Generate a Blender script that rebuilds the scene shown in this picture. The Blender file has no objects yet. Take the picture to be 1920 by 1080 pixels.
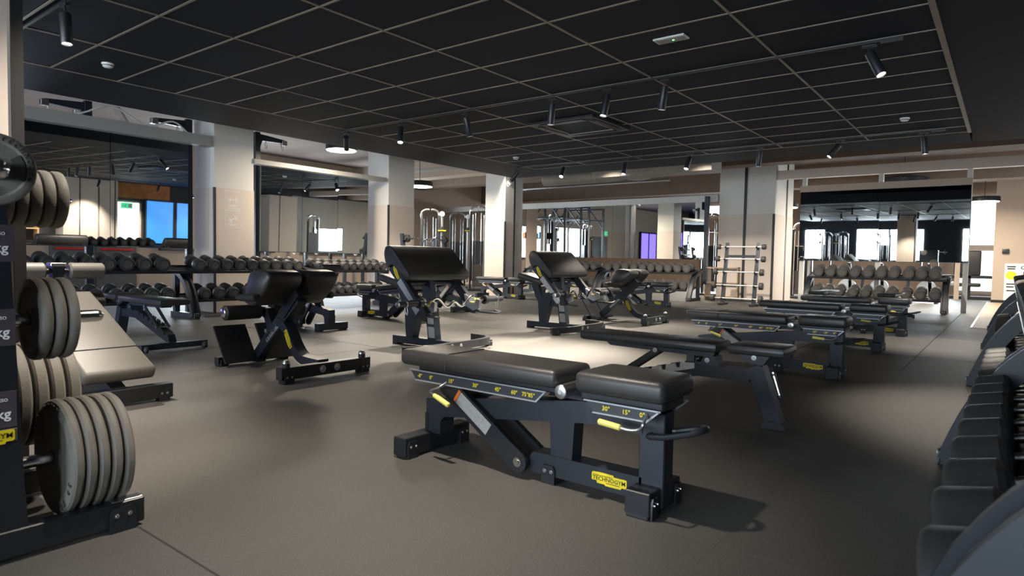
import bpy, bmesh, math, random
from mathutils import Vector, Matrix, Euler
random.seed(7)
PI=math.pi
C=bpy.context.scene.collection
SC=bpy.context.scene
# ------------------------------------------------------------------ camera
cam_d=bpy.data.cameras.new('camera'); cam=bpy.data.objects.new('camera',cam_d); C.objects.link(cam)
yaw,pitch,roll=-0.657453433,0.0447990878,-0.0186448684
f_=Vector((math.sin(yaw)*math.cos(pitch),math.cos(yaw)*math.cos(pitch),-math.sin(pitch)))
r0=Vector((math.cos(yaw),-math.sin(yaw),0)); d0=f_.cross(r0)
r_=math.cos(roll)*r0+math.sin(roll)*d0; d_=-math.sin(roll)*r0+math.cos(roll)*d0
cam.matrix_world=Matrix(((r_.x,-d_.x,-f_.x,0),(r_.y,-d_.y,-f_.y,0),(r_.z,-d_.z,-f_.z,1.0),(0,0,0,1)))
cam_d.sensor_width=36; cam_d.lens=36*1205.2/1920; cam_d.clip_start=.05; cam_d.clip_end=200
cam_d.dof.use_dof=True; cam_d.dof.focus_distance=5.0; cam_d.dof.aperture_fstop=5.0
SC.camera=cam
# ------------------------------------------------------------------ world, exposure, daylight
W=bpy.data.worlds.new('world'); SC.world=W; W.use_nodes=True
W.node_tree.nodes['Background'].inputs[0].default_value=(.75,.88,1,1)
W.node_tree.nodes['Background'].inputs[1].default_value=1.0
SC.view_settings.view_transform='Standard'; SC.view_settings.look='None'
SC.view_settings.exposure=2.0; SC.view_settings.gamma=1.0
SPOT_W=110
SC.view_settings.use_curve_mapping=False
def area(name,loc,rot,sx,sy,energy,col):
    l=bpy.data.lights.new(name,'AREA'); l.shape='RECTANGLE'; l.size=sx; l.size_y=sy; l.energy=energy; l.color=col
    o=bpy.data.objects.new(name,l); C.objects.link(o); o.location=loc; o.rotation_euler=rot; return o
DAY=(.80,.91,1.0); WARM=(1.0,.89,.75)
# daylight through the windows of the wall behind the camera, the left hall and the far hall
for i,(x,w) in enumerate(((-8.85,1.0),(-5.95,1.5),(-4.35,1.5),(-1.2,1.4),(1.2,1.4))):
    area('daylight',(x,-5.38,1.55),(PI/2,0,0),w,1.6,60,DAY)
area('daylight',(-16.42,8.7,1.75),(PI/2,0,-PI/2),3.0,1.3,80,DAY)
area('daylight',(-16.42,12.7,1.75),(PI/2,0,-PI/2),3.0,1.3,80,DAY)
area('daylight',(3.38,18.3,1.25),(PI/2,0,PI/2),1.5,1.0,50,DAY)
for x,w in ((-9.3,1.5),(-5.2,1.2),(-1.9,.9)): area('daylight',(x,25.85,1.5),(PI/2,0,PI),w,1.5,45,DAY)

# ------------------------------------------------------------------ materials
M={}
def mat(name,col,rough=.5,metal=0.,spec=.5,emit=None,es=0.,noise=None,bump=None,coat=0.,ncol=None):
    m=bpy.data.materials.new(name); m.use_nodes=True; nt=m.node_tree; b=nt.nodes['Principled BSDF']
    b.inputs['Base Color'].default_value=(*col,1); b.inputs['Roughness'].default_value=rough
    b.inputs['Metallic'].default_value=metal; b.inputs['Specular IOR Level'].default_value=spec
    b.inputs['Coat Weight'].default_value=coat
    if emit: b.inputs['Emission Color'].default_value=(*emit,1); b.inputs['Emission Strength'].default_value=es
    if noise or bump:
        tc=nt.nodes.new('ShaderNodeTexCoord')
    if noise:
        n=nt.nodes.new('ShaderNodeTexNoise'); n.inputs['Scale'].default_value=noise[0]; n.inputs['Detail'].default_value=4
        nt.links.new(tc.outputs['Object'],n.inputs['Vector'])
        mx=nt.nodes.new('ShaderNodeMix'); mx.data_type='RGBA'
        a=noise[1]
        c2=ncol or tuple(min(1,c*(1+a)) for c in col); c1=tuple(c*(1-a) for c in col)
        mx.inputs[6].default_value=(*c1,1); mx.inputs[7].default_value=(*c2,1)
        nt.links.new(n.outputs['Fac'],mx.inputs[0]); nt.links.new(mx.outputs[2],b.inputs['Base Color'])
    if bump:
        n2=nt.nodes.new('ShaderNodeTexNoise'); n2.inputs['Scale'].default_value=bump[0]; n2.inputs['Detail'].default_value=3
        nt.links.new(tc.outputs['Object'],n2.inputs['Vector'])
        bp=nt.nodes.new('ShaderNodeBump'); bp.inputs['Strength'].default_value=bump[1]; bp.inputs['Distance'].default_value=.004
        nt.links.new(n2.outputs['Fac'],bp.inputs['Height']); nt.links.new(bp.outputs['Normal'],b.inputs['Normal'])
    M[name]=m; return m
mat('rubber_floor',(.083,.080,.075),.58,0,.4,noise=(1.1,.22),bump=(160,.35))
# fine light flecks in the rubber
def flecks():
    m=M['rubber_floor']; nt=m.node_tree; b=nt.nodes['Principled BSDF']
    src=b.inputs['Base Color'].links[0].from_socket
    tc=[n for n in nt.nodes if n.type=='TEX_COORD'][0]
    n=nt.nodes.new('ShaderNodeTexNoise'); n.inputs['Scale'].default_value=210; n.inputs['Detail'].default_value=2
    nt.links.new(tc.outputs['Object'],n.inputs['Vector'])
    r=nt.nodes.new('ShaderNodeValToRGB'); r.color_ramp.elements[0].position=.60; r.color_ramp.elements[1].position=.72
    nt.links.new(n.outputs['Fac'],r.inputs[0])
    mx=nt.nodes.new('ShaderNodeMix'); mx.data_type='RGBA'; mx.inputs[7].default_value=(.20,.185,.165,1)
    nt.links.new(r.outputs[0],mx.inputs[0]); nt.links.new(src,mx.inputs[6]); nt.links.new(mx.outputs[2],b.inputs['Base Color'])
flecks()
mat('floor_joint',(.03,.028,.025),.9)
mat('ceiling_tile',(.0052,.0085,.0155),.75,0,.3,noise=(6,.25),bump=(60,.2))
mat('ceiling_board',(.0075,.0105,.0180),.7,0,.3,noise=(2,.15))
mat('ceiling_rail',(.25,.215,.17),.45,.1)
mat('concrete',(.19,.155,.135),.9,0,.3,noise=(2.5,.2),bump=(20,.4))
mat('brown_beam',(.20,.145,.11),.85,0,.3,noise=(3,.18))
mat('paint_upper',(.62,.60,.56),.7,0,.3,noise=(2,.05))
mat('paint_beige',(.58,.50,.435),.7,0,.3,noise=(2,.05))
mat('paint_tan',(.45,.36,.29),.75,0,.3,noise=(2,.06))
mat('paint_white',(.78,.76,.72),.6)
mat('grey_beam',(.30,.295,.28),.6,noise=(3,.06))
mat('dark_wall',(.025,.028,.034),.7)
mat('trim_black',(.012,.012,.013),.5)
mat('steel_black',(.014,.016,.020),.38,.0,.5,noise=(30,.2))
mat('steel_navy',(.016,.021,.030),.42,.0,.5,noise=(30,.15))
mat('leather',(.032,.031,.031),.40,0,.5,bump=(260,.12),noise=(5,.12))
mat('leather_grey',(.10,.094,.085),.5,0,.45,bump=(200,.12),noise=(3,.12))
mat('foam',(.016,.016,.017),.6,bump=(180,.15))
mat('chrome',(.72,.72,.72),.16,1.0)
mat('satin_steel',(.50,.51,.52),.34,1.0)
mat('bar_steel',(.75,.73,.70),.4,.6)
mat('plate_steel',(.42,.43,.44),.5,.6,noise=(20,.15))
mat('rubber_plate',(.165,.155,.138),.62,0,.35,noise=(7,.3),bump=(90,.25))
mat('rubber_plate_dark',(.07,.065,.058),.6,noise=(7,.3))
mat('dumbbell_rubber',(.030,.030,.031),.55,noise=(9,.3),bump=(120,.2))
mat('dumbbell_grey',(.050,.047,.044),.6,noise=(9,.25),bump=(120,.2))
mat('dumbbell_ring',(.10,.094,.086),.5,.2)
mat('yellow',(.80,.62,.015),.45)
mat('yellow_grip',(.80,.68,.16),.5)
mat('ink',(.01,.01,.01),.6)
mat('white_ink',(.80,.80,.80),.6)
mat('scale_face',(.035,.04,.05),.4)
mat('scale_edge',(.42,.45,.48),.35,.6)
mat('sticker_grey',(.38,.37,.36),.6,noise=(60,.35))
mat('sticker_orange',(.75,.16,.02),.6)
mat('label_dark',(.06,.052,.062),.5)
mat('label_green',(.10,.12,.10),.5)
mat('mirror',(.80,.83,.82),.012,1.0)
mat('mirror_edge',(.05,.06,.06),.3,.5)
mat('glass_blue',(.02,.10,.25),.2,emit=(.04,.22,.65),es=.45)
mat('glass_purple',(.05,.04,.2),.2,emit=(.2,.14,.9),es=.6)
mat('lamp_face',(1,1,1),.3,emit=(1,.90,.74),es=14)
mat('lamp_face_cool',(1,1,1),.3,emit=(1,.93,.82),es=7)
mat('white_glow',(.8,.8,.8),.4,emit=(.80,.93,1.0),es=.9)  # emission stands in for light falling on white wall and door pane
mat('strip_light',(.8,.8,.8),.4,emit=(.85,.95,1),es=.7)
mat('wood_light',(.36,.26,.165),.5,noise=(4,.12))
mat('wood_box',(.50,.33,.15),.6,noise=(6,.2))
mat('metal_edge',(.45,.45,.44),.35,.8)
mat('exit_green',(.02,.30,.12),.5,emit=(.02,.35,.14),es=.6)
mat('red_bar',(.55,.01,.015),.45)
mat('door_grey',(.10,.10,.105),.5)
mat('duct',(.30,.27,.235),.6,.2,noise=(5,.2))
mat('duct_foil',(.55,.55,.53),.35,.8,noise=(20,.3),bump=(30,.5))
mat('plastic_white',(.75,.77,.76),.45)
mat('led_green',(.1,.8,.2),.4,emit=(.1,1,.2),es=2)
mat('screen',(.02,.05,.15),.2,emit=(.10,.25,.8),es=1.2)
mat('screen_red',(.2,.02,.01),.2,emit=(.9,.10,.04),es=1.2)
mat('mural_orange',(.42,.16,.05),.7,noise=(5,.6))
mat('cabinet_grey',(.30,.28,.25),.6)

# ------------------------------------------------------------------ mesh helpers
def frame_for(t):
    t=t.normalized(); a=Vector((0,0,1)) if abs(t.z)<.9 else Vector((1,0,0))
    n=t.cross(a).normalized(); return n,t.cross(n).normalized()
class MB:
    def __init__(s): s.v=[]; s.f=[]
    def add(s,vs,fs,mtx=None):
        o=len(s.v)
        s.v+=[(mtx@Vector(p)) if mtx else Vector(p) for p in vs]; s.f+=[tuple(i+o for i in f) for f in fs]; return s
    def box(s,a,b,mtx=None):
        x0,y0,z0=[min(a[i],b[i]) for i in range(3)]; x1,y1,z1=[max(a[i],b[i]) for i in range(3)]
        return s.add([(x0,y0,z0),(x1,y0,z0),(x1,y1,z0),(x0,y1,z0),(x0,y0,z1),(x1,y0,z1),(x1,y1,z1),(x0,y1,z1)],
                     [(0,3,2,1),(4,5,6,7),(0,1,5,4),(1,2,6,5),(2,3,7,6),(3,0,4,7)],mtx)
    def rbox(s,a,b,r=.01,seg=2,mtx=None):
        bm=bmesh.new(); bmesh.ops.create_cube(bm,size=1)
        for v in bm.verts: v.co=Vector([(a[i]+b[i])/2+v.co[i]*abs(b[i]-a[i]) for i in range(3)])
        r=min(r,min(abs(b[i]-a[i]) for i in range(3))*.49)
        bmesh.ops.bevel(bm,geom=bm.edges[:]+bm.verts[:],offset=r,segments=seg,profile=.5,affect='EDGES')
        bm.verts.index_update(); vs=[v.co.copy() for v in bm.verts]; fs=[tuple(v.index for v in f.verts) for f in bm.faces]; bm.free()
        return s.add(vs,fs,mtx)
    def prism(s,poly,y0,y1,mtx=None):   # polygon in x-z, extruded along y
        n=len(poly); vs=[(x,y0,z) for x,z in poly]+[(x,y1,z) for x,z in poly]
        fs=[tuple(range(n)),tuple(range(2*n-1,n-1,-1))]+[((i+1)%n,i,n+i,n+(i+1)%n) for i in range(n)]
        return s.add(vs,fs,mtx)
    def prismz(s,poly,z0,z1,mtx=None):
        n=len(poly); vs=[(x,y,z0) for x,y in poly]+[(x,y,z1) for x,y in poly]
        fs=[tuple(range(n-1,-1,-1)),tuple(range(n,2*n))]+[(i,(i+1)%n,n+(i+1)%n,n+i) for i in range(n)]
        return s.add(vs,fs,mtx)
    def tube(s,pts,r,seg=10,mtx=None):
        pts=[Vector(p) for p in pts]; n=len(pts); rs=r if isinstance(r,(list,tuple)) else [r]*n
        vs=[];fs=[];N=None
        for i,p in enumerate(pts):
            t=(pts[min(i+1,n-1)]-pts[max(i-1,0)]).normalized()
            if N is None: N,B=frame_for(t)
            else:
                N=(N-t*N.dot(t)).normalized()
            B=t.cross(N)
            vs+=[p+rs[i]*(math.cos(2*PI*k/seg)*N+math.sin(2*PI*k/seg)*B) for k in range(seg)]
        for i in range(n-1):
            for k in range(seg): fs.append((i*seg+k,i*seg+(k+1)%seg,(i+1)*seg+(k+1)%seg,(i+1)*seg+k))
        fs.append(tuple(range(seg-1,-1,-1))); fs.append(tuple((n-1)*seg+k for k in range(seg)))
        return s.add(vs,fs,mtx)
    def cyl(s,p0,p1,r,seg=16,bev=0,mtx=None):
        p0,p1=Vector(p0),Vector(p1); t=(p1-p0).normalized()
        if bev: return s.tube([p0,p0+t*.0001,p0+t*bev,p1-t*bev,p1-t*.0001,p1],[r-bev,r-bev*.95,r,r,r-bev*.95,r-bev],seg,mtx)
        return s.tube([p0,p1],r,seg,mtx)
    def lathe(s,prof,p0,axis,seg=24,mtx=None):  # prof: (dist along axis, radius)
        p0=Vector(p0); t=Vector(axis).normalized(); n,b=frame_for(t); vs=[];fs=[]
        for d,r in prof: vs+=[p0+t*d+r*(math.cos(2*PI*k/seg)*n+math.sin(2*PI*k/seg)*b) for k in range(seg)]
        m=len(prof)
        for i in range(m-1):
            for k in range(seg): fs.append((i*seg+k,i*seg+(k+1)%seg,(i+1)*seg+(k+1)%seg,(i+1)*seg+k))
        fs.append(tuple(range(seg-1,-1,-1))); fs.append(tuple((m-1)*seg+k for k in range(seg)))
        return s.add(vs,fs,mtx)
    def strap(s,path,y0,y1,th,mtx=None):  # flat bar following a path in x-z, width along y, thickness th
        L=[];R=[];n=len(path)
        for i,(x,z) in enumerate(path):
            a=path[max(i-1,0)]; b=path[min(i+1,n-1)]; tx,tz=b[0]-a[0],b[1]-a[1]; l=math.hypot(tx,tz)
            nx,nz=-tz/l,tx/l; L.append((x+nx*th/2,z+nz*th/2)); R.append((x-nx*th/2,z-nz*th/2))
        vs=[];fs=[]
        for i in range(n): vs+=[(L[i][0],y0,L[i][1]),(L[i][0],y1,L[i][1]),(R[i][0],y1,R[i][1]),(R[i][0],y0,R[i][1])]
        for i in range(n-1):
            for k in range(4): fs.append((i*4+k,i*4+(k+1)%4,(i+1)*4+(k+1)%4,(i+1)*4+k))
        fs.append((3,2,1,0)); fs.append(tuple((n-1)*4+k for k in range(4)))
        return s.add(vs,fs,mtx)
    def mesh(s,name,m,smooth=35):
        me=bpy.data.meshes.new(name); me.from_pydata([tuple(v) for v in s.v],[],s.f); me.validate()
        bm=bmesh.new(); bm.from_mesh(me); bmesh.ops.recalc_face_normals(bm,faces=bm.faces); bm.to_mesh(me); bm.free()
        if smooth:
            me.polygons.foreach_set('use_smooth',[True]*len(me.polygons)); me.set_sharp_from_angle(angle=math.radians(smooth))
        me.materials.append(M[m]); return me
    def build(s,name,m,parent=None,smooth=35):
        o=bpy.data.objects.new(name,s.mesh(name,m,smooth)); C.objects.link(o)
        if parent: o.parent=parent
        return o
def arc(cx,cz,r,a0,a1,n=6): return [(cx+r*math.cos(math.radians(a0+(a1-a0)*i/n)),cz+r*math.sin(math.radians(a0+(a1-a0)*i/n))) for i in range(n+1)]
def smooth_path(pts,n=6):
    P=[Vector(p) for p in pts]; P=[2*P[0]-P[1]]+P+[2*P[-1]-P[-2]]; out=[]
    for i in range(1,len(P)-2):
        for k in range(n):
            t=k/n; a,b,c,d=P[i-1:i+3]
            out.append(.5*((2*b)+(c-a)*t+(2*a-5*b+4*c-d)*t*t+(3*b-a-3*c+d)*t**3))
    out.append(P[-2]); return [tuple(v) for v in out]
def tag(o,label=None,cat=None,group=None,kind=None):
    if label: o['label']=label
    if cat: o['category']=cat
    if group: o['group']=group
    if kind: o['kind']=kind
    return o
def thing(name,label,cat,loc=(0,0,0),rz=0,group=None):
    o=bpy.data.objects.new(name,None); C.objects.link(o); o.empty_display_size=.1
    o.location=loc; o.rotation_euler=(0,0,rz); return tag(o,label,cat,group)
def struct(name,mb,m,label=None,cat=None,parent=None,smooth=35):
    o=mb.build(name,m,parent,smooth)
    if not parent: tag(o,label,cat,None,'structure')
    return o
def dup(root,loc,rz=None,label=None,group=None):
    def rec(o,par):
        c=o.copy(); C.objects.link(c)
        if par: c.parent=par
        for ch in list(KIDS.get(o.name,[])) or list(o.children): rec(ch,c)
        return c
    r=rec(root,None); r.location=loc
    if rz is not None: r.rotation_euler=(0,0,rz)
    if label: r['label']=label
    if group: r['group']=group
    return r
KIDS={}
_fonts={}
def text_mb(s,size,extrude=.0008,align='CENTER',bold=0.0,sx=1.0):
    cu=bpy.data.curves.new('lettering','FONT'); cu.body=s; cu.size=size; cu.extrude=extrude; cu.align_x=align; cu.align_y='CENTER'; cu.resolution_u=2; cu.offset=bold*size
    o=bpy.data.objects.new('lettering_source',cu); C.objects.link(o)
    dg=bpy.context.evaluated_depsgraph_get(); dg.update()
    me=bpy.data.meshes.new_from_object(o.evaluated_get(dg))
    vs=[(v.co.x*sx,v.co.y,v.co.z) for v in me.vertices]; fs=[tuple(p.vertices) for p in me.polygons]
    bpy.data.objects.remove(o); bpy.data.curves.remove(cu); bpy.data.meshes.remove(me)
    return vs,fs
def rot(ax,deg): return Matrix.Rotation(math.radians(deg),4,ax)
def T(x,y,z): return Matrix.Translation((x,y,z))
def lettering(parent,s,size,mtx,m='ink',bold=.015,sx=1.0,align='CENTER',name='lettering'):
    key=(s,size,bold,sx,align)
    if key not in _fonts: _fonts[key]=text_mb(s,size,align=align,bold=bold,sx=sx)
    vs,fs=_fonts[key]; b=MB(); b.add(vs,fs,mtx); return b.build(name,m,parent,0)
# the yellow maker's plaque with its stepped outline, lying in x-z and facing -y (side=-1) or +y (side=1)
def badge(parent,mtx,w=.165,side=-1):
    h=w*.25; p=[(-.5,.38),(-.46,.5),(.12,.5),(.14,.36),(.48,.36),(.5,.3),(.5,-.28),(.47,-.36),(.36,-.36),(.34,-.5),(-.1,-.5),(-.12,-.4),(-.34,-.4),(-.36,-.2),(-.5,-.2)]
    b=MB(); b.prism([(x*w,z*h*1.25) for x,z in p],0,side*.004,mtx); o=b.build('badge','yellow',parent,0); o['label']='yellow maker plaque'
    R=mtx@T(0,side*.0042,0)@(rot('X',90) if side<0 else rot('Z',180)@rot('X',90))
    lettering(o,'TECHNOGYM',w*.150,R,'ink',.006,1.0)
    b=MB(); b.box((-.46*w,0,.30*h),(.1*w,side*.0045,.36*h),mtx); b.box((-.08*w,0,-.36*h),(.3*w,side*.0045,-.30*h),mtx); b.build('printed_line','ink',o,0)
    return o
ORD=['first','second','third','fourth','fifth','sixth','seventh','eighth','ninth','tenth','eleventh','twelfth','thirteenth','fourteenth','fifteenth']
NUM=['one','two','three','four','five','six','seven','eight','nine','ten','eleven','twelve']
# ================================================================== SETTING
ZC=2.83
floor=struct('floor',MB().box((-17,-5.6,-.2),(3.6,26.2,-.005)),'floor_joint','dark rubber gym floor running through the whole hall','floor')
X0,PX,Y0,PY=-.78-10*1.17,1.17,1.0-1.2333,1.2333
def mat_piece(g,r):
    mm=MB(); mm.rbox((g,g,-.02),(PX-g,PY-g,0),r,1); return mm.mesh('rubber_mat','rubber_floor',0)
wide_joint=mat_piece(.004,.002); tight_joint=mat_piece(.0002,.0002)
for i in range(13):
    for j in range(15):
        o=bpy.data.objects.new('rubber_mat',tight_joint if (Y0+j*PY<7.0 and X0+i*PX>-5.6) else wide_joint); C.objects.link(o); o.parent=floor; o.location=(X0+i*PX,Y0+j*PY,0)
XE,YE=X0+13*PX,Y0+15*PY
for a,b in (((-17,-5.6),(X0,26.2)),((XE,-5.6),(3.6,26.2)),((X0,-5.6),(XE,Y0)),((X0,YE),(XE,26.2))):
    MB().box((a[0]+.002,a[1]+.002,-.02),(b[0]-.002,b[1]-.002,0)).build('rubber_sheet','rubber_floor',floor,0)
MB().box((-2.55,.995,.0002),(.5,1.003,.0008)).build('floor_seam','floor_joint',floor,0)
# pale wooden walkway on the right, in front of the poster wall
wk=thing('wooden_walkway','pale wooden walkway strip with a metal edge let into the rubber floor','walkway',(0,0,0)); wk['kind']='structure'
for j in range(8):
    for i in range(2):
        MB().rbox((-.44+i*.62,13.1+j*1.28,0.0005),(-.44+(i+1)*.62-.004,13.1+(j+1)*1.28-.004,.006),.001,1).build('plank','wood_light',wk,0)
MB().box((-.475,13.08,.0005),(-.442,23.38,.012)).build('metal_edge','metal_edge',wk,0)

# --- ceiling: black tiles in a pale grid, dark plain border, raw slab above everything
ceil=struct('ceiling',MB().box((-17,-5.6,3.78),(3.6,26.2,3.95)),'concrete','raw concrete slab above the black tiled ceiling','ceiling')
RX=[-.507-1.197*k for k in range(7)]; RY=[2.324+.609*k for k in range(-9,14)]; YF=10.68
tm=MB(); tm.rbox((.012,.012,.006),(1.197-.012,.609-.012,.022),.003,1); tmesh=tm.mesh('ceiling_tile','ceiling_tile',0)
tm=MB(); tm.rbox((.012,.012,.006),(1.197-.012,YF-RY[-1]-.012,.022),.003,1); tmesh2=tm.mesh('ceiling_tile','ceiling_tile',0)
for x in RX[1:]:
    for y in RY:
        o=bpy.data.objects.new('ceiling_tile',tmesh2 if y==RY[-1] else tmesh); C.objects.link(o); o.parent=ceil; o.location=(x,y,ZC)
for x in RX[1:-1]: MB().box((x-.010,RY[0],ZC),(x+.010,YF,ZC+.02)).build('ceiling_rail','ceiling_rail',ceil,0)
for y in RY+[YF]: MB().box((RX[-1],y-.009,ZC+.001),(RX[0],y+.009,ZC+.019)).build('ceiling_rail','ceiling_rail',ceil,0)
MB().box((RX[-1]-.009,RY[0],ZC),(RX[-1]+.009,YF,ZC+.02)).build('ceiling_rail','ceiling_rail',ceil,0)
MB().box((RX[0]-.012,RY[0],ZC-.012),(RX[0]+.03,YF,ZC+.02)).build('edge_rail','ceiling_rail',ceil,0)
BB=((-8.93,-5.6),(RX[-1]-.009,11.6)),((RX[-1]-.009,YF+.009),(RX[0],11.6)),((RX[0]+.03,-5.6),(3.6,11.6)),((RX[-1]-.009,-5.6),(RX[0]+.03,RY[0]))
for a,b in BB: MB().box((a[0],a[1],ZC),(b[0],b[1],ZC+.28)).build('border_board','ceiling_board',ceil,0)
MB().box((RX[-1],RY[0],ZC+.03),(RX[0],YF,ZC+.05)).build('tile_backing','trim_black',ceil,0)
# downstand beams and ducts over the far end
struct('ceiling_beam',MB().box((-17,13.2,3.30),(3.6,13.7,3.78)),'paint_tan','light brown downstand beam right behind the black ceiling','beam')
struct('ceiling_beam',MB().box((-17,15.6,3.36),(3.6,16.1,3.78)),'brown_beam','dark brown downstand beam before the far mirrors','beam')
struct('ceiling_beam',MB().box((-17,19.3,3.15),(3.6,19.8,3.78)),'brown_beam','dark brown downstand beam behind the far mirrors','beam')
struct('ceiling_beam',MB().box((-11.4,11.7,3.4),(-10.6,17,3.78)),'brown_beam','brown downstand beam over the row of square columns','beam')

# --- outer walls
struct('wall_left',MB().box((-17,-5.6,0),(-16.5,26.2,3.78)),'paint_tan','beige far wall of the left hall','wall')
wr=struct('wall_right',MB().box((3.45,-5.6,0),(3.8,26.2,3.78)),'dark_wall','dark wall on the right side of the hall','wall')
struct('wall_back',MB().box((-17,26.0,0),(3.8,26.4,3.78)),'brown_beam','brown far wall of the hall','wall')
struct('wall_front',MB().box((-17,-5.9,0),(3.8,-5.55,3.78)),'dark_wall','dark wall behind the viewpoint with windows','wall')
def window(n,c,w,h,axis,label):
    # frame around a daylight opening; axis 'y' = wall across y, 'x' = wall across x
    R=T(*c)@(rot('Z',0) if axis=='y' else rot('Z',90)); o=thing('window_%d'%n,label,'window'); o['kind']='structure'; b=MB()
    for s in (-1,1):
        b.box((s*w/2,-.05,-h/2-.05),(s*(w/2+.05),.05,h/2+.05),R); b.box((-w/2,-.05,s*h/2),(w/2,.05,s*(h/2+.05)),R)
    b.box((-.02,-.03,-h/2),(.02,.03,h/2),R); b.build('window_frame','steel_black',o,0)
nw=1
for i,(x,w) in enumerate(((-8.85,1.0),(-5.95,1.5),(-4.35,1.5),(-1.2,1.4),(1.2,1.4))):
    window(nw,(x,-5.33,1.55),w,1.6,'y','%s bright window of the dark wall behind the viewpoint'%ORD[i]); nw+=1
for i,y in enumerate((8.7,12.7)): window(nw,(-16.4,y,1.75),3.0,1.3,'x','%s bright window in the beige wall of the left hall'%ORD[i]); nw+=1
for x,w,l in ((-9.3,1.5,'behind the long mirror'),(-5.2,1.2,'behind the wide square column'),(-1.9,.9,'behind the hanging mirror')): window(nw,(x,25.8,1.5),w,1.5,'y','bright window in the far wall '+l); nw+=1
window(nw,(3.42,18.3,1.25),1.5,1.0,'x','bright window in the dark wall beyond the far mirrors'); nw+=1
struct('wall_panel',MB().box((3.435,16.4,0),(3.449,23,3.1)),'grey_beam','pale wall surface around the far right window','wall')
# clerestory strips at the very back
for a,b in ((-11.5,-7.2),(-4.7,-2.2),(-1.4,.9)):
    struct('window_%d'%nw,MB().box((a,25.9,2.98),(b,25.98,3.32)),'strip_light','high strip window near the ceiling of the far wall, %s'%('left of the square column','above the hanging mirror','over the white doorway')[[-11.5,-4.7,-1.4].index(a)],'window'); nw+=1

# --- square columns, pale above and beige below
def column(x0,x1,y0,y1,label,trims=(),zs=2.12):
    o=struct('column',MB().box((x0,y0,0),(x1,y1,3.78)),'paint_upper',label,'column')
    e=.006; b=MB(); b.box((x0-e,y0-e,0),(x1+e,y1+e,zs)); b.build('lower_panel','paint_beige',o,0)
    for t in trims: MB().box(*t).build('trim_strip','trim_black',o,0)
    return o
cx0,cx1=-11.33,-10.65
column(-4.05,-3.35,.20,.898,'square beige column at the left edge behind the plate tree',[((-3.38,.866,0),(-3.335,.909,2.83))],2.8)
column(cx0,cx1,5.535,6.247,'square column with two dumbbell pictograms',[((cx1-.02,5.52,0),(cx1+.012,5.56,2.12))])
column(cx0,cx1,9.38,10.13,'square column behind the curl bar rack',[((cx1-.02,9.365,0),(cx1+.012,9.40,2.12))])
column(cx0,cx1,13.43,14.2,'square column with the security camera at its top',[((cx1-.02,13.415,0),(cx1+.012,13.46,2.0)),((cx1,13.80,0),(cx1+.012,13.86,3.7))],2.0)
column(-6.26,-4.81,17.2,18.9,'wide square column behind the straight barbell rack',[((-5.60,17.185,0),(-5.53,17.2,3.7)),((-4.86,17.185,0),(-4.80,17.21,2.29)),((-4.81,18.2,0),(-4.795,18.3,3.7))],2.29)
# pictograms on the second column's face (white printed dumbbells in thin square outlines)
def pictogram(yc,zc,tilt,label):
    o=thing('pictogram_sign',label,'sign',(cx1+.0065,yc,zc)); s=.15; b=MB()
    for k in (-1,1):
        b.box((0,-s,k*s-.003),(.002,s,k*s+.003)); b.box((0,k*s-.003,-s),(.002,k*s+.003,s))
    b.build('outline','white_ink',o,0)
    R=rot('X',tilt)@T(0,0,.0); b=MB(); b.box((0,-.05,-.006),(.002,.05,.006),R)
    for k in (-1,1): b.box((0,k*.05-.008,-.045),(.002,k*.05+.008,.045),R); b.box((0,k*.075-.006,-.028),(.002,k*.075+.006,.028),R)
    b.build('dumbbell_icon','white_ink',o,0)
    b=MB()
    for k in range(2): b.box((0,-.08+.02*k,-.095-.018*k),(.002,.08-.02*k,-.088-.018*k))
    b.build('caption_line','white_ink',o,0)
pictogram(5.86,1.93,0,'white outlined dumbbell pictogram, upper one on the square column')
pictogram(5.86,1.60,28,'white outlined tilted dumbbell pictogram, lower one on the square column')

# --- mirrors
def mirror(label,pos,axis,spans,z0,z1,tilts=None):
    o=thing('mirror',label,'mirror')
    for k,(a,b) in enumerate(spans):
        m=MB()
        g=.003; t=(tilts or [0]*9)[k]
        if axis=='x': m.box((0,a+g,0),(.012,b-g,z1-z0))
        else: m.box((a+g,0,0),(b-g,.012,z1-z0))
        p=m.build('pane','mirror',o,0); p.location=(pos,0,z0) if axis=='x' else (0,pos,z0); p.rotation_euler=(0,math.radians(t),0) if axis=='x' else (math.radians(t),0,0)
    m=MB(); lo,hi=spans[0][0],spans[-1][1]
    if axis=='x': m.box((pos-.02,lo,z0-.01),(pos-.001,hi,z1))
    else: m.box((lo,pos+.013,z0-.01),(hi,pos+.03,z1))
    m.build('backing','mirror_edge',o,0); return o
mirror('hanging wall mirror left of the pictogram column, above the dumbbell rack',-10.76,'x',((2.74,3.98),(3.98,5.14)),1.08,2.78,(1.2,1.25))
mirror('hanging wall mirror right of the pictogram column, in three panes',-10.76,'x',((6.43,7.30),(7.30,8.12),(8.12,8.89)),1.06,2.60,(1.0,.95,1.05))
mirror('dark wall mirror behind the cable machines, left of the security camera column',17.2,'y',((-17.0,-15.0),(-15.0,-12.75)),.45,2.66)
mirror('long wall mirror above the far dumbbell rack',17.2,'y',((-12.27,-9.5),(-9.5,-8.05),(-8.05,-6.6)),1.09,2.66,(.3,.2,.5))
mirror('wide hanging mirror between white posts on the far right',17.2,'y',((-4.2,-2.46),(-2.46,-.72)),1.11,2.80,(.8,.75))
struct('beam_left',MB().box((-10.78,2.70,2.785),(-10.60,5.46,2.955)),'grey_beam','grey beam over the mirror left of the pictogram column','beam')
struct('beam_left',MB().box((-10.78,6.25,2.605),(-10.62,9.30,2.69)),'grey_beam','grey beam over the mirror right of the pictogram column','beam')
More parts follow.
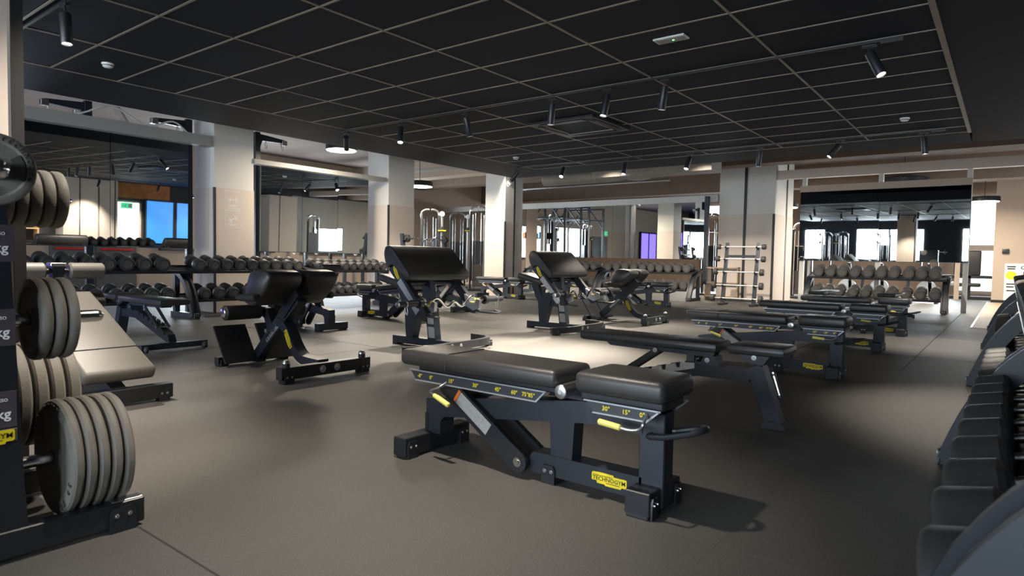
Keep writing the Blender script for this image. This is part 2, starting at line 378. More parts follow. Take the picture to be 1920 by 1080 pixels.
struct('beam_back',MB().box((-17,17.18,2.665),(-6.3,17.32,2.84)),'paint_upper','pale beam over the long far mirror','beam')
struct('beam_back',MB().box((-4.81,17.22,3.16),(3.4,17.40,3.38)),'paint_beige','pale beam over the white posts on the far right','beam')
struct('header_board',MB().box((-4.22,17.185,2.80),(-.70,17.24,2.96)),'paint_tan','tan board along the top of the hanging mirror','board')
for x,z0,l in ((-4.14,0,'white post at the left end of the hanging mirror'),(-2.46,0,'white post behind the middle of the hanging mirror'),(-.76,0,'white post at the right end of the hanging mirror')):
    struct('mirror_post',MB().box((x-.05,17.25,z0),(x+.05,17.36,3.16)),'paint_upper',l,'post')
struct('mirror_post',MB().box((-1.33,24.1,0),(-1.2,24.25,3.3)),'paint_tan','thin beige post far beyond the hanging mirror','post')
struct('dark_post',MB().box((-6.60,17.02,.42),(-6.50,17.14,2.80)),'steel_navy','dark steel post at the right end of the long far mirror','post')

# --- wall with the poster, far right
pw=struct('wall_poster',MB().box((-.38,23.4,0),(3.45,24.6,3.78)),'paint_tan','tan wall block at the far right carrying a poster','wall')
MB().box((-.385,23.392,0),(3.45,24.61,2.12)).build('lower_panel','paint_tan',pw,0)
MB().box((-.39,23.388,0),(3.45,23.393,.08)).build('skirting','trim_black',pw,0)
po=thing('poster','white printed poster with a yellow oval on the tan wall','poster',(-.1,23.385,0))
MB().box((0,-.012,.08),(1.3,0,1.14)).build('board','plastic_white',po,0)
F=lambda x,z:T(x,-.0125,z)@rot('X',90)
lettering(po,'COM',.13,F(.36,1.02),'ink',.03,1.0,'LEFT'); lettering(po,'MA',.13,F(.42,.86),'ink',.03,1.0,'LEFT')
b=MB()
for k,(x0,x1,z) in enumerate(((.05,.25,1.05),(.06,.24,.99),(.05,.25,.55),(.05,.22,.47),(.34,.55,.70),(.36,.6,.62),(.34,.58,.54),(.32,.6,.40),(.06,.26,.36))): b.box((x0,-.014,z-.018),(x1,-.0121,z+.018))
b.build('print_lines','ink',po,0)
b=MB(); b.lathe([(0,.12),(.002,.12)],(.15,-.0122,.80),(0,-1,0),24); b.build('yellow_oval','yellow',po,0)
tag(MB().rbox((-.18,23.33,1.42),(-.02,23.392,1.56),.01).build('wall_box','steel_black'),'small black box fixed on the tan wall above the poster','box')

# --- left hall beyond the mirrors: fire doors with red push bars
for k,(y0,y1) in enumerate(((4.9,5.75),(5.8,6.65))):
    d=struct('door_%d'%(k+1),MB().rbox((-16.5,y0,0),(-16.44,y1,2.1),.005),'door_grey','grey fire door with red push bar, %s of the pair'%('nearer','farther')[k],'door')
    MB().rbox((-16.44,y0+.08,1.03),(-16.37,y1-.08,1.08),.01).build('push_bar','red_bar',d)
for k,(a,b_) in enumerate(((-4.4,-2.6),(-.6,1.4))):
    o=thing('window_%d'%nw,'purple lit glass panel of the left hall, %s the entrance corner'%('beside','away from')[k],'window'); o['kind']='structure'; nw+=1
    MB().box((-16.46,a,.4),(-16.42,b_,2.5)).build('pane','glass_purple',o,0); b=MB()
    for y in (a,b_,(a+b_)/2): b.box((-16.5,y-.03,.4),(-16.38,y+.03,2.5))
    b.box((-16.5,a,2.48),(-16.38,b_,2.56)); b.build('window_frame','steel_black',o,0)
window(nw,(-16.4,3.6,1.3),1.3,1.3,'x','bright window beside the fire doors of the left hall'); nw+=1
area('daylight',(-16.42,3.6,1.3),(PI/2,0,-PI/2),1.3,1.3,30,DAY)
# ================================================================== EQUIPMENT BUILDERS
def bolt_mb(b,p,ax,r=.011,h=.006): b.lathe([(0,r*1.25),(h*.3,r*1.25),(h*.35,r*.8),(h,r*.7)],p,ax,10)
def foot_bracket(parent,x,y,z,ax,w=.05,h=.085):
    # rounded plate with two bolts hanging on a beam face; ax = outward normal ('x+','x-','y+','y-')
    o=MB(); s=1 if ax[1]=='+' else -1
    prof=[(-w/2,0),(w/2,0),(w/2,h*.75),(w*.36,h),(-w*.36,h),(-w/2,h*.75)]
    R=T(x,y,z)@(rot('Z',0) if ax[0]=='y' else rot('Z',90))
    o.prism(prof,0,s*.008*(1 if ax[0]=='y' else -1),R); p=o.build('foot_bracket','steel_black',parent)
    q=MB()
    for k in (-1,1):
        c=R@Vector((k*w*.25,s*.008*(1 if ax[0]=='y' else -1),h*.68)); n=Vector((0,s,0)) if ax[0]=='y' else Vector((s,0,0)); bolt_mb(q,c,n,.007)
    q.build('bolt','satin_steel',p); return p
def adj_bench(name,label,loc,rz=0,ang=0,detail=1):
    o=thing(name,label,'bench',loc,rz,'adjustable weight benches')
    P=Vector((.24,0,.45)); RB=T(*P)@rot('Y',ang)@T(*-P)
    b=MB(); b.rbox((-.755,-.155,.452),(.205,.155,.532),.028,4,RB); bp=b.build('back_pad','leather',o)
    b=MB(); b.tube([RB@Vector(p) for p in ((-.43,-.1562,.46),(-.43,-.1562,.50),(-.43,-.148,.524),(-.43,-.125,.5335),(-.43,0,.5335),(-.43,.125,.5335),(-.43,.148,.524),(-.43,.1562,.50),(-.43,.1562,.46))],.003,6); b.build('seam','foam',bp)
    b=MB(); b.rbox((.295,-.155,.455),(.695,.155,.545),.03,4); b.build('seat_pad','leather',o)
    b=MB(); b.rbox((-.66,-.11,.425),(.22,.11,.453),.006,1,RB); b.build('back_frame','steel_black',o)
    b=MB(); b.rbox((.30,-.10,.42),(.67,.10,.456),.006,1); b.prism([(.10,.40),(.30,.40),(.32,.455),(.16,.455)],-.05,.05); b.build('seat_frame','steel_black',o)
    b=MB(); b.cyl((.24,-.168,.45),(.24,.168,.45),.030,24,.003); d=b.build('pivot_disc','satin_steel',o)
    b=MB()
    for s in (-1,1): b.lathe([(0,.011),(.003,.010),(.0031,.004),(.004,.004)],(.24,s*.168,.45),(0,s,0),16)
    b.build('disc_centre','plate_steel',d)
    for s in (-1,1):     # angle scales on both sides
        y=s*.128
        b=MB(); b.prism([(-.69,.428),(-.655,.385),(.09,.385),(.135,.428)],y,y+s*.006,RB); sc=b.build('angle_scale','scale_face',o,0)
        b=MB(); b.prism([(-.70,.434),(.145,.434),(.145,.428),(-.70,.428)],y,y+s*.008,RB); b.prism([(.09,.385),(.095,.379),(.145,.43),(.135,.43)],y,y+s*.008,RB); b.prism([(-.655,.385),(-.66,.379),(.095,.379),(.09,.385)],y,y+s*.008,RB); b.build('scale_rim','scale_edge',sc,0)
        b=MB(); b.prism([(.345,.425),(.38,.385),(.615,.385),(.665,.425)],y,y+s*.006); s2=b.build('angle_scale','scale_face',o,0)
        b=MB(); b.prism([(.335,.431),(.675,.431),(.675,.425),(.335,.425)],y,y+s*.008); b.prism([(.615,.385),(.62,.379),(.675,.428),(.665,.428)],y,y+s*.008); b.prism([(.38,.385),(.375,.379),(.62,.379),(.615,.385)],y,y+s*.008); b.build('scale_rim','scale_edge',s2,0)
        if detail:
            for t,u in (('-8°',-.625),('0°',-.545),('15°',-.41),('30°',-.255),('45°',-.12),('60°',-.025),('75°',.035),('85°',.07)):
                lettering(sc,t,.026,RB@T(u if s<0 else u,y+s*.0065,.405)@(rot('X',90) if s<0 else rot('Z',180)@rot('X',90)),'yellow',.02)
            for t,u in (('30°',.44),('15°',.53),('0°',.60)):
                lettering(s2,t,.026,T(u,y+s*.0065,.405)@(rot('X',90) if s<0 else rot('Z',180)@rot('X',90)),'yellow',.02)
    # frame
    b=MB(); b.prism([(-.66,.10),(-.66,.272),(-.60,.285),(.27,.397),(.56,.397),(.56,.305),(.30,.305),(-.24,.236),(-.535,.195),(-.56,.165),(-.56,.10)],-.05,.05); b.build('main_beam','steel_navy',o,20)
    b=MB(); b.rbox((-.70,-.24,.012),(-.615,.24,.105),.004,1); fb=b.build('cross_foot','steel_black',o)
    for y in (-.19,.19):
        foot_bracket(o,-.613,y,.001,'x+',.07,.085); 
        b=MB(); b.rbox((-.695,y-.035,0),(-.62,y+.035,.02),.004,1); b.build('rubber_foot','foam',o)
    b=MB(); b.rbox((-.665,-.055,.09),(-.645,.055,.2),.002,1); b.build('gusset','steel_black',o)
    b=MB(); b.prism([(0,.035),(0,.10),(.02,.128),(.56,.128),(.56,.035)],-.045,.045); lb=b.build('lower_beam','steel_navy',o)
    b=MB(); b.prism([(.115,.125),(.225,.125),(.235,.31),(.105,.29)],-.04,.04); b.build('upright','steel_navy',o)
    b=MB(); b.rbox((.545,-.045,.02),(.655,.045,.40),.004,1); b.build('upright','steel_navy',o)
    b=MB(); b.rbox((.538,-.145,.012),(.645,.145,.105),.004,1); b.build('cross_foot','steel_black',o)
    for y in (-.11,.11):
        foot_bracket(o,.647,y,.001,'x+',.055,.085)
        b=MB(); b.rbox((.543,y-.035,0),(.64,y+.035,.02),.004,1); b.build('rubber_foot','foam',o)
    foot_bracket(o,.11,-.047,-.0,'y-',.07,.085); b=MB(); b.rbox((.075,-.05,0),(.145,.05,.04),.004,1); b.build('rubber_foot','foam',o)
    # lift arm
    A=Vector((-.04,0,.075)); Bp=RB@Vector((-.50,0,.375)); d=(Bp-A); L=d.length; an=math.atan2(d.z,d.x); w=.05
    poly=arc(0,0,w,90,-90,6)[::1]
    ca,sa=math.cos(an),math.sin(an)
    prof=[(w*math.cos(math.radians(t)),w*math.sin(math.radians(t))) for t in range(90,271,30)]+[(L,-w),(L+.02,-w*.3),(L+.02,w*.6),(L,w)]
    prof=[(A.x+x*ca-z*sa,A.z+x*sa+z*ca) for x,z in prof]
    for s in (-1,1):
        b=MB(); b.prism(prof,s*.056,s*.085); a=b.build('lift_arm','steel_black',o)
        b=MB(); bolt_mb(b,(A.x,s*.085,A.z),(0,s,0),.018,.008); b.build('pivot_bolt','chrome',a)
        f0,f1=.38,.80
        q=[(L*f0,-w*.75),(L*f1,-w*.75),(L*f1,w*.55),(L*f0,w*.55)]; q=[(A.x+x*ca-z*sa,A.z+x*sa+z*ca) for x,z in q]
        b=MB(); b.prism(q,s*.085,s*.0862); b.build('instruction_sticker','sticker_grey',a,0)
        q=[(L*(f1+.005),-w*.75),(L*(f1+.035),-w*.75),(L*(f1+.035),w*.55),(L*(f1+.005),w*.55)]; q=[(A.x+x*ca-z*sa,A.z+x*sa+z*ca) for x,z in q]
        b=MB(); b.prism(q,s*.085,s*.0862); b.build('orange_sticker','sticker_orange',a,0)
    b=MB(); b.cyl((Bp.x,-.086,Bp.z),(Bp.x,.086,Bp.z),.02); b.build('cross_tube','steel_black',o)
    # release levers with yellow grips
    for s in (-1,):
        y=s*.175
        b=MB(); b.tube(smooth_path([RB@Vector((-.44,s*.12,.40)),RB@Vector((-.45,y,.375)),RB@Vector((-.51,y,.35)),RB@Vector((-.49,y,.338)),RB@Vector((-.46,y,.325))],4),.006,8); l=b.build('release_lever','satin_steel',o)
        b=MB(); b.cyl(RB@Vector((-.485,y,.335)),RB@Vector((-.385,y,.297)),.0125,12,.004); g=b.build('grip','yellow_grip',l)
        b=MB(); b.tube(smooth_path([(.62,s*.12,.42),(.625,y,.385),(.61,y,.36),(.57,y,.349),(.52,y,.352)],4),.006,8); l=b.build('release_lever','satin_steel',o)
        b=MB(); b.cyl((.53,y,.352),(.43,y,.361),.0125,12,.004); b.build('grip','yellow_grip',l)
    b=MB(); bolt_mb(b,(.445,-.051,.385),(0,-1,0),.012,.01); b.build('bolt','satin_steel',o)
    b=MB(); b.tube(smooth_path([(.60,-.045,.310),(.60,-.070,.310),(.62,-.076,.312),(.68,-.076,.322),(.77,-.07,.350),(.805,-.045,.362),(.805,.0,.362),(.77,.03,.352),(.68,.035,.326),(.655,.03,.32)],4),.013,10); b.build('carry_handle','steel_black',o)
    badge(o,T(.415,-.0455,.083),.165,-1); badge(o,T(.415,.0455,.083),.165,1)
    return o
def flat_bench(name,label,loc,rz=0,sc=1.0):
    o=thing(name,label,'bench',loc,rz,'light flat benches'); o.scale=(sc,)*3
    b=MB(); b.rbox((-.72,-.15,.437),(.28,.15,.497),.024,2); b.build('back_pad','leather',o)
    b=MB(); b.rbox((.335,-.15,.445),(.685,.15,.505),.026,2); b.build('seat_pad','leather',o)
    b=MB(); b.prism([(-.56,.437),(-.52,.405),(.22,.395),(.24,.437)],-.05,.05); b.build('back_frame','steel_navy',o)
    b=MB(); b.prism([(.36,.447),(.42,.40),(.53,.37),(.58,.447)],-.05,.05); b.prism([(.14,.34),(.26,.34),(.24,.405),(.17,.405)],-.06,.06); b.build('seat_frame','steel_navy',o)
    b=MB(); b.prism([(-.66,.075),(-.58,.075),(.12,.262),(.45,.262),(.47,.34),(.12,.345),(-.62,.145)],-.035,.035); b.build('spine','steel_black',o,20)
    for s in (-1,1):   # notched ladder rails
        pts=[(-.56,.165)]
        for k in range(5):
            x=-.42+.10*k; z=.20+.0267*k
            pts+=[(x-.012,z+.022),(x,z-.006),(x+.02,z-.002),(x+.022,z+.033)]
        pts+=[(.10,.345),(.10,.31),(-.55,.14)]
        b=MB(); b.prism(pts,s*.036,s*.044); b.build('ladder_rail','satin_steel' if s<0 else 'steel_black',o,0)
    b=MB()
    for s in (-1,1): b.prism([(-.18,.415),(-.135,.40),(-.42,.20),(-.465,.215)],s*.052,s*.062)
    b.build('support_strut','steel_black',o); b=MB(); b.cyl((-.44,-.07,.208),(-.44,.07,.208),.013); b.build('strut_bar','satin_steel',o)
    b=MB()
    for x,z,y in ((-.17,.405,.064),(.19,.375,.062),(.48,.42,.052)):
        for s in (-1,1): bolt_mb(b,(x,s*y,z),(0,s,0),.013,.007)
    b.build('bolt','satin_steel',o)
    b=MB(); b.prism([(.44,.35),(.53,.38),(.655,.03),(.56,.03)],-.05,.05); b.build('leg','steel_navy',o)
    b=MB(); b.prism([(.54,0),(.68,0),(.67,.035),(.60,.05),(.545,.035)],-.06,.06); b.build('foot','steel_black',o)
    b=MB(); b.cyl((.585,-.02,.345),(.635,-.02,.19),.013,10,.003); g=b.build('chrome_handle','chrome',o)
    b=MB()
    for t in (.08,.9): c=Vector((.585,-.02,.345)).lerp(Vector((.635,-.02,.19)),t); b.cyl(c,c+Vector((.004,0,-.0124)),.016,10)
    b.build('handle_ring','steel_black',g)
    b=MB(); b.rbox((-.715,-.32,.02),(-.655,.32,.075),.004,1); b.build('cross_foot','steel_black',o)
    for y in (-.26,.29):
        b=MB(); b.cyl((-.755,y-.012,.032),(-.755,y+.012,.032),.032,14,.004); b.build('wheel','foam',o)
        b=MB(); b.cyl((-.755,y-.016,.032),(-.755,y+.016,.032),.012,10); b.cyl((-.685,y-.02,.032),(-.755,y-.02,.032),.008,8); b.build('wheel_bracket','satin_steel',o)
    b=MB()
    for y in (-.30,.30): b.rbox((-.712,y-.02,0),(-.66,y+.02,.022),.003,1)
    b.build('rubber_foot','foam',o)
    return o
def hyper_bench(label,loc,rz=0):
    o=thing('back_extension_bench',label,'bench',loc,rz,'back extension benches')
    b=MB(); b.rbox((.585,-.435,.03),(.665,.435,.125),.004,1); cb=b.build('cross_foot','steel_black',o)
    b=MB()
    for y in (-.06,.08): bolt_mb(b,(.665,y,.08),(1,0,0),.024,.012)
    b.build('bolt','satin_steel',cb)
    for y in (-.37,.37):
        foot_bracket(o,.667,y,0,'x+',.085,.075)
        b=MB(); b.rbox((.59,y-.045,0),(.66,y+.045,.035),.004,1); b.build('rubber_foot','foam',o)
        b=MB(); b.cyl((.625,y,.12),(.625,y,.155),.03,16); k=b.build('bumper','foam',o)
        b=MB(); b.lathe([(0,.03),(.012,.029),(.024,.021),(.03,.006)],(.625,y,.155),(0,0,1),16); b.build('dome_cap','satin_steel',k)
    path=smooth_path([(-.03,.425),(.10,.36),(.20,.22),(.30,.135),(.42,.11),(.59,.105)],5)
    b=MB(); b.strap(path,-.05,.05,.075); b.build('curved_leg','steel_navy',o,50)
    mid=path[8]; a=math.degrees(math.atan2(path[9][1]-path[7][1],path[9][0]-path[7][0]))
    for s in (-1,1): badge(o,T(mid[0],s*.051,mid[1])@rot('Y',-a),.17,s)
    # sloping main beam with a slot row
    b=MB(); b.prism([(-.46,.05),(-.36,.03),(.30,.60),(.24,.67),(.16,.64)],-.045,.045); mb_=b.build('main_beam','steel_navy',o)
    b=MB()
    for s in (-1,1):
        b.prism([(-.19,.24),(-.17,.215),(.05,.40),(.03,.425)],s*.045,s*.049)
    b.build('slot_plate','scale_edge',mb_,0)
    b=MB()
    for s in (-1,1):
        for k in range(7):
            x=-.165+.03*k; z=.2475+.0252*k; b.cyl((x,s*.049,z),(x,s*.0515,z),.0065,8)
    b.build('pin_hole','trim_black',mb_,0)
    b=MB(); b.prism([(.02,.50),(.10,.45),(.32,.66),(.26,.73)],-.06,.06); b.build('pad_carriage','steel_black',o)
    # two big hip pads with rounded tops
    prof=[(-.07,.60),(.08,.57),(.26,.70),(.33,.79),(.325,.84),(.28,.865),(.16,.875),(.08,.86),(.02,.82)]
    prof=smooth_path([(x,0,z) for x,z in prof+prof[:1]],3)[:-1]; prof=[(p[0],p[2]) for p in prof]
    for s in (-1,1):
        b=MB(); y0,y1=s*.025,s*.34
        n=len(prof); cxx=sum(p[0] for p in prof)/n; czz=sum(p[1] for p in prof)/n
        rings=[(y0,.93),(y0+s*.02,1),(y1-s*.03,1),(y1-s*.01,.97),(y1,.9)]
        vs=[(cxx+(x-cxx)*k,y,czz+(z-czz)*k) for y,k in rings for x,z in prof]; fs=[]
        for i in range(len(rings)-1):
            for k in range(n): fs.append((i*n+k,i*n+(k+1)%n,(i+1)*n+(k+1)%n,(i+1)*n+k))
        fs+= [tuple(range(n)),tuple((len(rings)-1)*n+k for k in range(n))]
        b.add(vs,fs); p=b.build('hip_pad','leather',o,60)
        b=MB(); b.cyl((-.05,s*.37,.635),(.20,s*.37,.645),.03,14,.006); h=b.build('side_grip','foam',o)
        b=MB(); b.cyl((-.10,s*.37,.633),(-.04,s*.37,.635),.016,12); b.tube([(-.09,s*.37,.633),(-.09,s*.10,.60),(.02,0,.56)],.016,10); b.build('grip_tube','steel_black',h)
        # ankle rollers
        b=MB(); b.cyl((-.28,s*.05,.49),(-.28,s*.39,.49),.065,22,.012); r=b.build('ankle_roller','foam',o)
        b=MB(); b.lathe([(0,.042),(.006,.042),(.010,.034),(.013,.014)],(-.28,s*.39,.49),(0,s,0),18); b.build('end_cap','chrome',r)
        b=MB(); y0,y1=s*.05,s*.35
        b.prism([(-.545,.345),(-.53,.355),(-.32,.045),(-.335,.035)],y0,y1); b.build('foot_plate','steel_black',o)
    b=MB(); b.cyl((-.28,-.07,.49),(-.28,.07,.49),.02); b.prism([(-.32,.46),(-.25,.43),(-.16,.27),(-.08,.32),(-.20,.52),(-.31,.53)],-.03,.03); b.build('roller_arm','steel_black',o)
    b=MB(); b.cyl((-.06,-.11,.335),(-.06,.11,.335),.010,10); b.lathe([(0,.018),(.02,.018)],(-.06,-.13,.335),(0,1,0),12); b.build('lock_pin','satin_steel',o)
    b=MB(); b.rbox((-.50,-.36,.02),(-.43,.36,.085),.004,1); b.prism([(-.47,.02),(-.34,.02),(-.34,.085),(-.47,.085)],-.045,.045); b.build('cross_foot','steel_black',o)
    for y in (-.30,.30):
        b=MB(); b.rbox((-.53,y-.04,0),(-.425,y+.04,.06),.006,1); b.build('rubber_foot','foam',o)
    return o
def preacher(label,loc,seat=True):
    o=thing('preacher_curl_bench',label,'bench',loc,0,'preacher curl benches')
    b=MB(); b.rbox((-.52,-.05,.02),(.44,.05,.10),.004,1); b.build('spine','steel_navy',o)
    b=MB(); b.rbox((-.52,-.05,0),(-.44,.05,.022),.003,1); b.build('rubber_foot','foam',o)
    pth=smooth_path([(.36,-.70,0),(.43,-.50,0),(.46,-.25,0),(.46,.25,0),(.42,.52,0),(.30,.66,0),(.05,.70,0)],5)
    vs=[];fs=[];n=len(pth)
    for i,p in enumerate(pth):
        a,c=Vector(pth[max(i-1,0)]),Vector(pth[min(i+1,n-1)]); t=(c-a).normalized(); nn=Vector((t.y,-t.x,0))*.025
        P=Vector(p); vs+=[P+nn+Vector((0,0,.025)),P+nn+Vector((0,0,.105)),P-nn+Vector((0,0,.105)),P-nn+Vector((0,0,.025))]
    for i in range(n-1):
        for k in range(4): fs.append((i*4+k,i*4+(k+1)%4,(i+1)*4+(k+1)%4,(i+1)*4+k))
    fs+=[(3,2,1,0),tuple((n-1)*4+k for k in range(4))]
    b=MB(); b.add(vs,fs); bw=b.build('bowed_foot','steel_black',o,50)
    b=MB()
    for y in (-.12,.02): bolt_mb(b,(.486,y,.068),(1,0,0),.022,.01)
    b.build('bolt','satin_steel',bw)
    for y in (-.60,.60):
        foot_bracket(o,.41,y,0,'x+',.07,.07)
        b=MB(); b.rbox((.32,y-.03,0),(.40,y+.03,.03),.003,1); b.build('rubber_foot','foam',o)
    # rear post rising into the seat carrier, front post with sticker
    b=MB(); b.prism([(-.30,.09),(-.19,.09),(-.10,.42),(-.22,.46),(-.33,.44)],-.045,.045); b.build('rear_post','steel_navy',o)
    b=MB(); b.prism([(-.47,.65),(-.35,.66),(-.27,.45),(-.14,.42),(-.16,.30),(-.29,.33),(-.37,.45)],-.035,.035); b.build('seat_carrier','steel_navy',o)
    b=MB(); b.prism([(.05,.09),(.17,.09),(.12,.44),(.01,.44)],-.045,.045); fp=b.build('front_post','steel_navy',o)
    b=MB(); b.prism([(.065,.12),(.16,.12),(.145,.24),(.05,.24)],-.0462,-.0452); b.prism([(.05,.27),(.14,.27),(.125,.38),(.035,.38)],-.0462,-.0452); b.build('instruction_sticker','sticker_grey',fp,0)
    b=MB(); b.prism([(-.34,.40),(.10,.30),(.14,.44),(-.10,.56),(-.24,.50)],-.03,.03); b.build('centre_brace','steel_navy',o)
    b=MB(); b.rbox((-.64,-.17,-.045),(-.18,.17,.045),.03,3,T(-.41,0,.72)@rot('Y',12)@T(.41,0,0)); b.build('seat_pad','leather',o)
    # arm pad: thick sloping cushion with rounded upper roll
    prof=[(-.20,1.075),(-.185,1.11),(-.14,1.125),(-.09,1.115),(-.05,1.08),(.19,.835),(.20,.80),(.185,.765),(.15,.755),(.12,.775),(-.06,.92),(-.10,.915),(-.13,.89),(-.16,.91),(-.19,.97),(-.205,1.03)]
    b=MB(); n=len(prof); cxx,czz=0,.94; W=.475; rings=[(-W,.93),(-W+.012,.985),(-W+.03,1),(W-.03,1),(W-.012,.985),(W,.93)]
    vs=[(cxx+(x-cxx)*k,y,czz+(z-czz)*k) for y,k in rings for x,z in prof]; fs=[]
    for i in range(len(rings)-1):
        for k in range(n): fs.append((i*n+k,i*n+(k+1)%n,(i+1)*n+(k+1)%n,(i+1)*n+k))
    fs+=[tuple(range(n)),tuple((len(rings)-1)*n+k for k in range(n))]
    b.add(vs,fs); b.build('arm_pad','leather',o,50)
    for s in (-1,1):
        y0,y1=s*.37,s*.43
        b=MB(); b.prism([(-.155,.93),(-.10,.905),(.02,.82),(.41,.43),(.37,.385),(.32,.385),(-.16,.86)],y0,y1); a=b.build('side_arm','steel_navy',o)
        b=MB(); b.prism([(.02,.78),(.07,.73),(.22,.56),(.15,.545),(-.03,.725)],y1,y1+s*.003); b.prism([(.25,.52),(.31,.46),(.26,.405),(.195,.475)],y1,y1+s*.003); b.build('wear_plate','plate_steel',a,0)
        badge(a,T(-.045,y1+s*.001,.835)@rot('Y',58),.15,s)
        # bar hook, yellow lined
        b=MB(); b.prism([(.24,.60),(.30,.57),(.33,.50),(.40,.49),(.43,.55),(.47,.54),(.46,.45),(.38,.42),(.28,.46)],s*.33,s*.37); h=b.build('bar_hook','satin_steel',o)
        b=MB(); b.prism([(.33,.515),(.345,.50),(.40,.495),(.43,.55),(.42,.555),(.395,.512)],s*.328,s*.372); b.build('hook_liner','yellow_grip',h,0)
        b=MB(); b.tube(smooth_path([(.38,s*.40,.41),(.46,s*.40,.405),(.60,s*.44,.40),(.62,s*.52,.41),(.52,s*.53,.415)],4),.013,8); b.build('grip_loop','steel_black',o)
    b=MB(); b.cyl((0,-.38,.72),(0,.38,.72),.03,14); b.prism([(-.04,.44),(.10,.44),(.06,.78),(-.06,.80)],-.04,.04); b.build('cross_tube','steel_navy',o)
    return o
def ez_bar(label,loc,rz=0,L=1.66,weights=None,group=None,dz=0):
    # along local y, centre at origin
    o=thing('curl_bar',label,'barbell',loc,rz,group)
    k=L/1.66
    b=MB(); b.tube(smooth_path([(0,-.52*k,0),(0,-.40*k,0),(0,-.27*k,.045),(0,-.12*k,-.055),(0,0,.0),(0,.12*k,-.055),(0,.27*k,.045),(0,.40*k,0),(0,.52*k,0)],4),.0145,10); b.build('bar','chrome',o)
    for s in (-1,1):
        if weights:
            b=MB(); b.lathe([(0,weights*.7),(.01,weights),(.07,weights),(.08,weights*.75)],(0,s*.50*k,0),(0,s,0),20); w=b.build('weight','dumbbell_rubber',o)
            b=MB(); b.lathe([(.08,weights*.55),(.083,weights*.55)],(0,s*.50*k,0),(0,s,0),16); b.build('end_ring','dumbbell_ring',w)
        else:
            b=MB(); b.cyl((0,s*.50*k,0),(0,s*.83*k,0),.03,16,.004); b.lathe([(0,.05),(.05,.05)],(0,s*.50*k,0),(0,s,0),18); sl=b.build('sleeve','steel_black',o)
            b=MB(); b.lathe([(0,.03),(.004,.03),(.008,.02)],(0,s*.83*k,0),(0,s,0),14); b.build('end_cap','satin_steel',sl)
            b=MB(); b.lathe([(0,.031),(0,.036),(.012,.036),(.012,.031)],(0,s*.72*k,0),(0,s,0),16)
            for q in (-.01,.02): b.tube(smooth_path([(0,s*(.725*k)+q,-.03),(.01,s*(.725*k)+q,-.08),(.0,s*(.725*k)+q,-.11),(-.012,s*(.725*k)+q,-.08)],3),.003,6)
            b.build('spring_collar','satin_steel',o)
    return o
def straight_bar(label,loc,rz,L,r,group):
    o=thing('barbell',label,'barbell',loc,rz,group)
    b=MB(); b.cyl((0,-L/2,0),(0,L/2,0),.016,12); b.build('bar','bar_steel',o)
    for s in (-1,1):
        b=MB(); b.lathe([(0,r*.7),(.012,r),(.09,r),(.10,r*.8)],(0,s*L/2,0),(0,s,0),20); w=b.build('weight','dumbbell_grey',o)
        b=MB(); b.lathe([(.10,r*.62),(.103,r*.62)],(0,s*L/2,0),(0,s,0),18); b.build('end_ring','dumbbell_ring',w)
    return o
def bar_rack(label,loc,rz,width,levels,h=1.45):
    o=thing('barbell_rack',label,'rack',loc,rz)
    for s in (-1,1):
        y=s*width*.36
        b=MB(); b.prism([(-.06,.04),(.05,.04),(-.20,h),(-.27,h)],y-.035,y+.035); p=b.build('upright','steel_navy',o)
        for z in levels:
            x=.03-.215*(z/h)
            b=MB(); b.prism([(x-.02,z-.045),(x+.075,z-.035),(x+.085,z+.005),(x+.07,z+.005),(x+.055,z-.018),(x,z-.018)],y-.02,y+.02); b.build('bar_cradle','steel_black',o)
        b=MB(); b.rbox((-.30,y-.04,.015),(.22,y+.04,.05),.004,1); b.build('base_foot','steel_black',o)
        for x in (-.26,.18):
            b=MB(); b.rbox((x-.03,y-.035,0),(x+.03,y+.035,.016),.003,1); b.build('rubber_foot','foam',o)
    b=MB(); b.rbox((-.185,-width*.36,h*.76),(-.15,width*.36,h*.80),.003,1); b.build('cross_bar','steel_navy',o)
    b=MB(); b.rbox((-.02,-width*.36,.10),(.02,width*.36,.14),.003,1); b.build('cross_bar','steel_navy',o)
    return o
# ---- dumbbells and racks
DBM={}
def dumbbell_meshes(r,m):
    k=(round(r,3),m)
    if k not in DBM:
        L=.115+r*.12; h=MB(); h.lathe([(0,r*.72),(.004,r*.90),(.018,r),(L-.02,r),(L-.006,r*.93),(L,r*.80),(L-.003,r*.62),(L-.003,.004)],(0,0,0),(1,0,0),24)
        e=MB(); e.lathe([(L-.004,r*.60),(L+.001,r*.60),(L+.001,r*.50),(L-.002,r*.48),(L-.002,.018),(L+.003,.016),(L+.003,.003)],(0,0,0),(1,0,0),20)
        g=MB(); g.tube([(-.07,0,0),(-.03,0,0),(0,0,0),(.03,0,0),(.07,0,0)],[.014,.017,.0185,.017,.014],12)
        DBM[k]=(h.mesh('head',m),e.mesh('end_ring','dumbbell_ring'),g.mesh('handle','satin_steel'),L)
    return DBM[k]
def dumbbell(label,loc,rz,tilt,r,group,m='dumbbell_rubber'):
    h,e,g,L=dumbbell_meshes(r,m)
    o=thing('dumbbell',label,'dumbbell',loc,rz,group); o.rotation_euler=(random.uniform(-.5,.5),-tilt,rz)
    o.rotation_mode='XYZ'
    o.rotation_euler=(Matrix.Rotation(rz,3,'Z')@Matrix.Rotation(tilt,3,'Y')@Matrix.Rotation(random.uniform(-.9,.9),3,'X')).to_euler()
    p=bpy.data.objects.new('handle',g); C.objects.link(p); p.parent=o
    for s in (0,1):
        p=bpy.data.objects.new('head',h); C.objects.link(p); p.parent=o; p.location=(.065 if s==0 else -.065,0,0); p.rotation_euler=(0,0,0 if s==0 else PI)
        q=bpy.data.objects.new('end_ring',e); C.objects.link(q); q.parent=p
    return o
